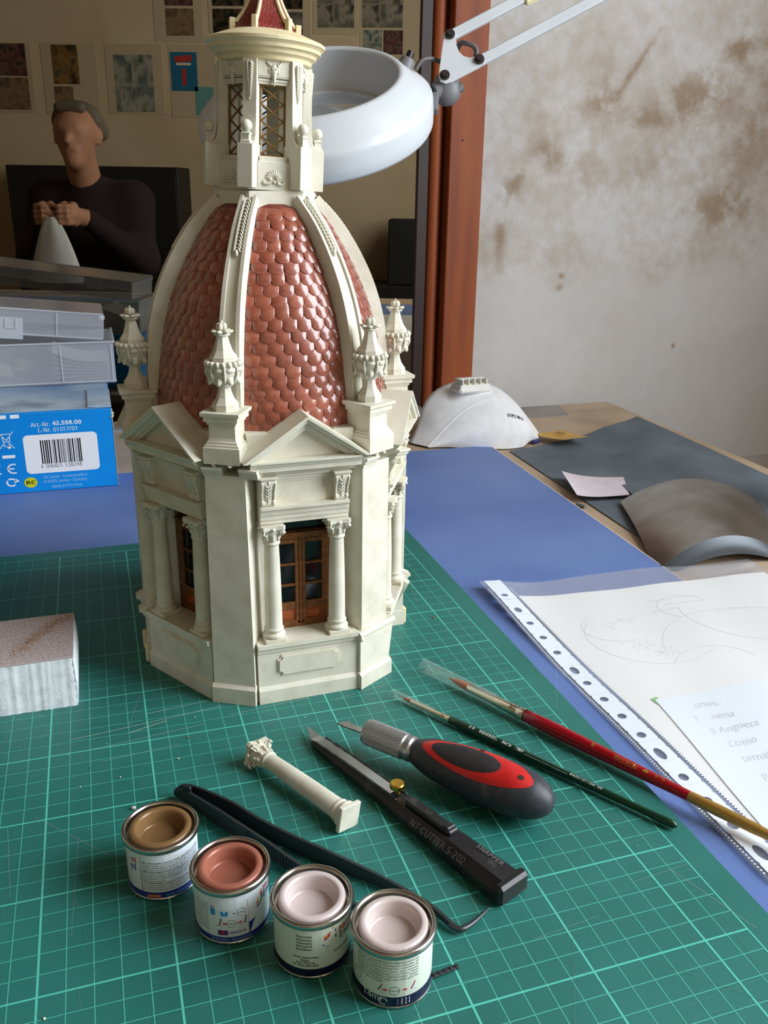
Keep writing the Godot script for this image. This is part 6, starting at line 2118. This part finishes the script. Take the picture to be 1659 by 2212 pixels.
func build_lamp() -> void:
	var centre := Vector3(24.57, 34.48, -56.4)
	var n := Vector3(-0.271, 1.0, 0.433).normalized()
	var side := n.cross(Vector3(0, 0, 1)).normalized() * -1.0
	var head := Transform3D(Basis(side, n, side.cross(n)), centre)
	var foot := Vector3(69.5, -0.7, -32)
	var t := thing("magnifier_lamp", "white ring-shaped magnifier lamp on a folding arm, behind the tower", "lamp", Transform3D(Basis.IDENTITY, foot))
	var h := MB.new(Transform3D(head.basis, head.origin - foot))
	h.lathe([[7.45, 1.95], [7.6, 2.12], [7.85, 2.15], [8.1, 2.05], [9.2, 1.1], [10.0, 0.45], [10.3, 0.16], [10.42, -0.1], [10.44, -0.4], [10.4, -1.4], [10.32, -2.2], [10.15, -2.5], [9.7, -2.6], [6.8, -2.6]], 96, true)
	var shade := put(h, "ring_housing", M.lamp_enamel, t)
	var ins := MB.new(h.t)
	ins.lathe([[7.45, 1.95], [7.3, 0.6], [7.15, -1.2], [6.9, -1.5], [6.5, -1.6]], 72, true)
	ins.lathe([[6.7, -1.4], [6.5, -1.3], [6.3, -1.4], [6.25, -1.9], [6.8, -2.0], [6.8, -2.6]], 72)
	put(ins, "inner_wall", M.lamp_inside, shade)
	var lens := MB.new(h.t)
	lens.lathe([[0.0, -0.9], [3.0, -1.05], [5.0, -1.3], [6.3, -1.6]], 64, true)
	lens.lathe([[6.3, -1.7], [5.0, -1.9], [3.0, -2.1], [0.0, -2.2]], 64, true)
	put(lens, "lens", M.lens_glass, shade)
	# switch on the rim
	var e1 := Vector3(0.951, 0.0157, 0.3088)
	var up := Vector3(0.093, 0.9379, -0.3343)
	var bk := up.cross(e1)
	var p0 := Vector3(35.9, 36.56, -54.26) - foot
	var at := func(px: float, py: float, out := 0.0) -> Vector3: return p0 + e1 * ((px - 960.0) / 24.27) + up * ((180.0 - py) / 24.27) - bk * out
	var sw := MB.new()
	sw.tube([at.call(870, 160, 0.4), at.call(882, 136, 0.4)], [0.78, 0.7], 16)
	put(sw, "switch_base", M.lamp_grey, shade)
	var sb := MB.new()
	sb.tube([at.call(880, 138, 0.4), at.call(888, 118, 0.4)], [0.34, 0.32], 12)
	put(sb, "switch_button", M.camera_black, shade)
	put(MB.new().box(at.call(940, 226, 0.2), Vector3(0.5, 1.6, 1.2), 0.1, Basis(e1, up, -bk)), "rim_clip", M.lamp_grey, shade)
	# ball joint and bracket
	var jt := MB.new()
	jt.blob(at.call(966, 184, -0.7), Vector3(1.35, 1.5, 1.1), Basis(e1, up, -bk), 20, 12)
	jt.tube([at.call(938, 196, -0.4), at.call(960, 188, -0.6)], [0.8, 0.9], 14)
	jt.tube([at.call(985, 190, -0.4), at.call(1000, 182, -0.4)], [0.42], 12)
	put(jt, "ball_joint", M.lamp_grey, t)
	var plate := MB.new(Transform3D(Basis(e1, up, -bk), at.call(960, 180, 0.5)))
	var outline := []
	for q in [[958, 88, 0.0], [962, 78, 0.0], [972, 73, 0.0], [982, 78, 0.0], [985, 92, 0.0], [985, 104, 0.0], [990, 118, 0.0], [1000, 128, 0.0], [1014, 132, 0.0], [1030, 127, 0.0], [1041, 130, 0.0], [1043, 143, 0.0], [1034, 153, 0.0], [975, 184, 0.0], [962, 187, 0.0], [951, 182, 0.0], [947, 170, 0.0]]:
		outline.append(Vector2((q[0] - 960.0) / 24.27, (180.0 - q[1]) / 24.27))
	plate.push(outline, -0.08, 0.08)
	put(plate, "bracket", M.lamp_enamel, t)
	for q in [[971, 82], [1034, 136], [960, 170]]:
		var bolt := MB.new()
		bolt.tube([at.call(q[0], q[1], 0.5), at.call(q[0], q[1], 0.74)], [0.44], 16)
		bolt.tube([at.call(q[0], q[1], 0.7), at.call(q[0], q[1], 0.98)], [0.26], 6)
		put(bolt, "bolt", M.bolt, t)
	var elbow := [at.call(971 + 880, 82 - 466, 0.2), at.call(1034 + 860, 136 - 455, 0.2)]
	var starts := [at.call(971, 82, 0.2), at.call(1034, 136, 0.2)]
	for k in 2:
		var a: Vector3 = starts[k]
		var b: Vector3 = elbow[k]
		var d := (b - a).normalized()
		var fr := Basis(d, d.cross(bk).normalized(), bk)
		put(MB.new().box((a + b) / 2 + d * -0.1, Vector3((b - a).length() + 0.8, 0.92, 0.5), 0.1, fr), "arm_bar", M.lamp_enamel, t)
		if k == 0:
			var q := a.lerp(b, 0.208)
			var tp := MB.new()
			tp.box(q, Vector3(2.4, 1.25, 0.72), 0.12, fr)
			tp.box(q + Vector3(-0.3, -0.75, 0.3), Vector3(1.2, 0.7, 0.05), 0.02, fr * Basis(Vector3.RIGHT, 0.5))
			put(tp, "tape_wrap", M.tape, t)
	# cable: from the housing behind the bracket up into the arm
	var cb := MB.new()
	cb.tube(curve([at.call(898, 152, 0.2), at.call(912, 134, 0.3), at.call(932, 127, 0.0), at.call(955, 124, -0.6), at.call(985, 104, -0.4), at.call(996, 94, 0.1), at.call(1008, 99, 0.4), at.call(1022, 104, 0.4), at.call(1029, 115, 0.3), at.call(1024, 130, 0.0), at.call(1005, 140, -0.6)], 5), [0.22], 8)
	put(cb, "cable", M.cable, t)
	# elbow, lower arm and clamp, out of the picture
	var ep: Vector3 = (elbow[0] + elbow[1]) / 2
	var lo := MB.new()
	lo.box(ep, Vector3(4.5, 4.5, 0.5), 0.3, Basis(e1, up, -bk))
	put(lo, "elbow_plate", M.lamp_enamel, t)
	for s in [-1.0, 1.0]:
		put(MB.new().tube([ep + e1 * s * 1.2, Vector3(s * 1.0, 4.2, 0)], [0.5], 10), "arm_bar", M.lamp_enamel, t)
	put(MB.new().box(Vector3(0, 2.2, 0), Vector3(4.2, 4.4, 4.2), 0.4), "clamp", M.lamp_grey, t)


# ---------------------------------------------------------------- the photographer, seen only in the glass

func skin_net(m: MB, bones: Array, lo: Vector3, hi: Vector3, cell: float, blend: float) -> void:
	# surface nets over the smooth union of tapered capsules
	var n := Vector3i(((hi - lo) / cell).ceil()) + Vector3i.ONE
	var vals := PackedFloat32Array()
	vals.resize(n.x * n.y * n.z)
	for z in n.z:
		for y in n.y:
			for x in n.x:
				var p := lo + Vector3(x, y, z) * cell
				var d := 1e9
				for b in bones:
					var a: Vector3 = b[0]
					var ab: Vector3 = b[1] - a
					var s := clampf((p - a).dot(ab) / maxf(ab.length_squared(), 1e-6), 0, 1)
					var q := (p - a - ab * s).length() - lerpf(b[2], b[3], s)
					if q > d + blend:
						continue
					var k := clampf(0.5 + 0.5 * (q - d) / blend, 0, 1)
					d = lerpf(q, d, k) - blend * k * (1 - k) if d < 1e8 else q
				vals[(z * n.y + y) * n.x + x] = d
	var at := {}
	var cor := [Vector3i(0, 0, 0), Vector3i(1, 0, 0), Vector3i(0, 1, 0), Vector3i(1, 1, 0), Vector3i(0, 0, 1), Vector3i(1, 0, 1), Vector3i(0, 1, 1), Vector3i(1, 1, 1)]
	var edges := [[0, 1], [2, 3], [4, 5], [6, 7], [0, 2], [1, 3], [4, 6], [5, 7], [0, 4], [1, 5], [2, 6], [3, 7]]
	for z in n.z - 1:
		for y in n.y - 1:
			for x in n.x - 1:
				var v := []
				var neg := 0
				for c: Vector3i in cor:
					var f := vals[((z + c.z) * n.y + y + c.y) * n.x + x + c.x]
					v.append(f)
					neg += 1 if f < 0 else 0
				if neg == 0 or neg == 8:
					continue
				var sum := Vector3.ZERO
				var cnt := 0
				for e in edges:
					if (v[e[0]] < 0) != (v[e[1]] < 0):
						var s: float = v[e[0]] / (v[e[0]] - v[e[1]])
						sum += Vector3(cor[e[0]]).lerp(Vector3(cor[e[1]]), s)
						cnt += 1
				at[Vector3i(x, y, z)] = lo + (Vector3(x, y, z) + sum / cnt) * cell
	m.group(1)
	for c: Vector3i in at:
		var i := ((c.z * n.y) + c.y) * n.x + c.x
		for axis in 3:
			var dx := Vector3i.ZERO
			dx[axis] = 1
			var j: int = ((c.z + dx.z) * n.y + c.y + dx.y) * n.x + c.x + dx.x
			if (vals[i] < 0) == (vals[j] < 0):
				continue
			var u := Vector3i.ZERO
			var w := Vector3i.ZERO
			u[(axis + 1) % 3] = 1
			w[(axis + 2) % 3] = 1
			if not (at.has(c - u) and at.has(c - w) and at.has(c - u - w)):
				continue
			if vals[i] < 0:
				m.quad(at[c], at[c - w], at[c - u - w], at[c - u])
			else:
				m.quad(at[c], at[c - u], at[c - u - w], at[c - w])


func build_person() -> void:
	var o := Vector3(-81, -75, 138)
	var t := thing("person", "seated person in a dark jumper holding a white bag, mirrored in the glass", "person", Transform3D(Basis.IDENTITY, o))
	var hip := Vector3(0, 52, 2)
	var chest := Vector3(0, 84, -3)
	var neck := Vector3(0, 102, -8)
	var bones := [[hip + Vector3(-6, 0, 0), hip + Vector3(6, 0, 0), 13.0, 13.0], [hip, chest, 14.0, 15.0], [chest + Vector3(-7, 2, 0), chest + Vector3(7, 2, 0), 13.0, 13.0], [Vector3(-15, 97, -5), Vector3(15, 97, -5), 7.0, 7.0], [Vector3(0, 92, -5), neck, 9.0, 6.0]]
	for s in [-1.0, 1.0]:
		bones.append([Vector3(s * 17, 96, -5), Vector3(s * 21, 76, -14), 6.2, 5.0])
		bones.append([Vector3(s * 21, 76, -14), Vector3(s * 7.5, 91, -30), 5.0, 3.6])
		bones.append([hip + Vector3(s * 8, -1, 0), Vector3(s * 11, 50, -42), 9.5, 7.0])
		bones.append([Vector3(s * 11, 50, -42), Vector3(s * 10, 10, -38), 6.6, 4.6])
		bones.append([Vector3(s * 10, 7, -38), Vector3(s * 10.5, 4.5, -54), 5.0, 3.6])
	var body := MB.new()
	skin_net(body, bones, Vector3(-30, -1, -62), Vector3(30, 112, 20), 2.0, 5.0)
	put(body, "clothed_body", M.cloth_dark, t)
	# head: skull, jaw, nose, brow, ears on the neck
	var hc := Vector3(0, 118, -13)
	var hb := [[hc + Vector3(0, 3, 2), hc + Vector3(0, 2, -1), 8.2, 7.6], [hc + Vector3(0, -4, -3), hc + Vector3(0, -7.5, -5), 5.4, 3.6], [hc + Vector3(0, 1, -8), hc + Vector3(0, -1.6, -9.8), 0.9, 1.3], [hc + Vector3(-2.6, 2.6, -6.9), hc + Vector3(2.6, 2.6, -6.9), 1.3, 1.3], [hc + Vector3(-7.6, 0.5, 1), hc + Vector3(-7.8, -1.8, 0.5), 1.3, 0.9], [hc + Vector3(7.6, 0.5, 1), hc + Vector3(7.8, -1.8, 0.5), 1.3, 0.9], [hc + Vector3(-1.5, -4.6, -7.2), hc + Vector3(1.5, -4.6, -7.2), 0.9, 0.9], [Vector3(0, 101, -8), hc + Vector3(0, -5, 0), 5.8, 5.4]]
	var head := MB.new()
	skin_net(head, hb, hc + Vector3(-11, -20, -13), hc + Vector3(11, 14, 13), 0.9, 2.2)
	put(head, "head", M.skin, t)
	var eyes := MB.new()
	for s in [-1.0, 1.0]:
		eyes.blob(hc + Vector3(s * 3.1, 0.8, -7.0), Vector3(1.1, 0.6, 0.8))
	eyes.box(hc + Vector3(0, -5.0, -8.2), Vector3(3.4, 0.35, 0.4), 0.1)
	put(eyes, "features", M.frame_dark, t)
	var hair := MB.new()
	var hr := []
	for k in 9:
		var a := PI * k / 8
		hr.append([hc + Vector3(cos(a) * 6.4, 5.0 + sin(a) * 4.4, 1.5), hc + Vector3(cos(a) * 6.8, 1.5 + sin(a) * 3.0, 5.5), 2.6, 2.6])
	hr.append([hc + Vector3(-4, 9.2, -4.5), hc + Vector3(4, 9.2, -4.5), 1.8, 1.8])
	skin_net(hair, hr, hc + Vector3(-11, -4, -8), hc + Vector3(11, 14, 12), 1.0, 2.0)
	put(hair, "hair", M.hair, t)
	# hands close on the neck of the bag from both sides
	for s in [-1.0, 1.0]:
		var w := Vector3(s * 7.2, 91.2, -30)
		var palm := Vector3(s * 4.6, 92.6, -37)
		var fb := [[w, palm, 3.0, 2.9], [palm + Vector3(s * 0.6, 2.4, 0.6), palm + Vector3(s * 0.8, -2.2, 0.6), 1.9, 1.8]]
		for f in 4:
			var y := 2.7 - f * 1.75
			var k1 := palm + Vector3(s * 0.7, y, -1.6)
			var k2 := palm + Vector3(s * 0.7, y, -4.6 - 0.5 * (1 if f == 1 or f == 2 else 0))
			var k3 := palm + Vector3(s * -1.8, y, -5.8)
			var k4 := palm + Vector3(s * -3.2, y, -5.6)
			fb.append([k1, k2, 0.95, 0.85])
			fb.append([k2, k3, 0.85, 0.78])
			fb.append([k3, k4, 0.78, 0.66])
		fb.append([palm + Vector3(s * -0.6, 2.4, 1.0), palm + Vector3(s * -2.2, 3.4, 0.6), 1.25, 1.0])
		fb.append([palm + Vector3(s * -2.2, 3.4, 0.6), palm + Vector3(s * -4.0, 2.6, -0.2), 0.95, 0.8])
		var hand := MB.new()
		skin_net(hand, fb, palm + Vector3(-6.5, -7, -8.5), palm + Vector3(6.5, 7, 9), 0.55, 0.5)
		put(hand, "hand", M.skin, t)
	var bag := thing("white_bag", "white carrier bag held by the person mirrored in the glass", "bag", Transform3D(Basis.IDENTITY, o + Vector3(0, 71, -43)))
	var bg := MB.new()
	bg.surf(func(u: float, v: float) -> Vector3:
		var a := u * TAU
		var r := lerpf(1.4, 9.5, pow(v, 0.7)) * (1.0 + 0.08 * sin(a * 5.0) * (1.0 - v))
		var y := lerpf(21.0, 0.0, v)
		return Vector3(sin(a) * r, y, cos(a) * r * 0.45), 30, 14)
	bg.lathe([[0.0, 0.0], [1.0, 0.0]], 8)
	put(bg, "bag", M.bag_white, bag)
	var st := thing("work_stool", "wooden stool under the seated person mirrored in the glass", "stool", move(-81, -75, 144))
	put(MB.new().box(Vector3(0, 32.5, 0), Vector3(34, 3, 22), 0.4), "seat", M.bench, st)
	for q in [Vector2(-14, -13), Vector2(14, -13), Vector2(-14, 13), Vector2(14, 13)]:
		put(MB.new().box(Vector3(q.x, 15.5, q.y * 0.6), Vector3(3, 31, 3), 0.2), "leg", M.bench, st)


func _ready() -> void:
	rng.seed = 1
	font_plain = SystemFont.new()
	font_plain.font_names = PackedStringArray(["Droid Sans"])
	font_bold = SystemFont.new()
	font_bold.font_names = PackedStringArray(["Droid Sans"])
	font_bold.font_weight = 700
	camera_and_light()
	make_materials()
	build_room()
	build_bench()
	var columns := column_mesh()
	build_tower(columns)
	build_mirrored_side()
	build_lamp()
	build_boxes()
	build_mask()
	build_bench_clutter()
	build_papers()
	build_loose_column(columns)
	build_tins()
	build_tweezers()
	build_cutter()
	build_hobby_knife()
	build_brushes()
	build_block()
	build_person()
	build_crumbs()
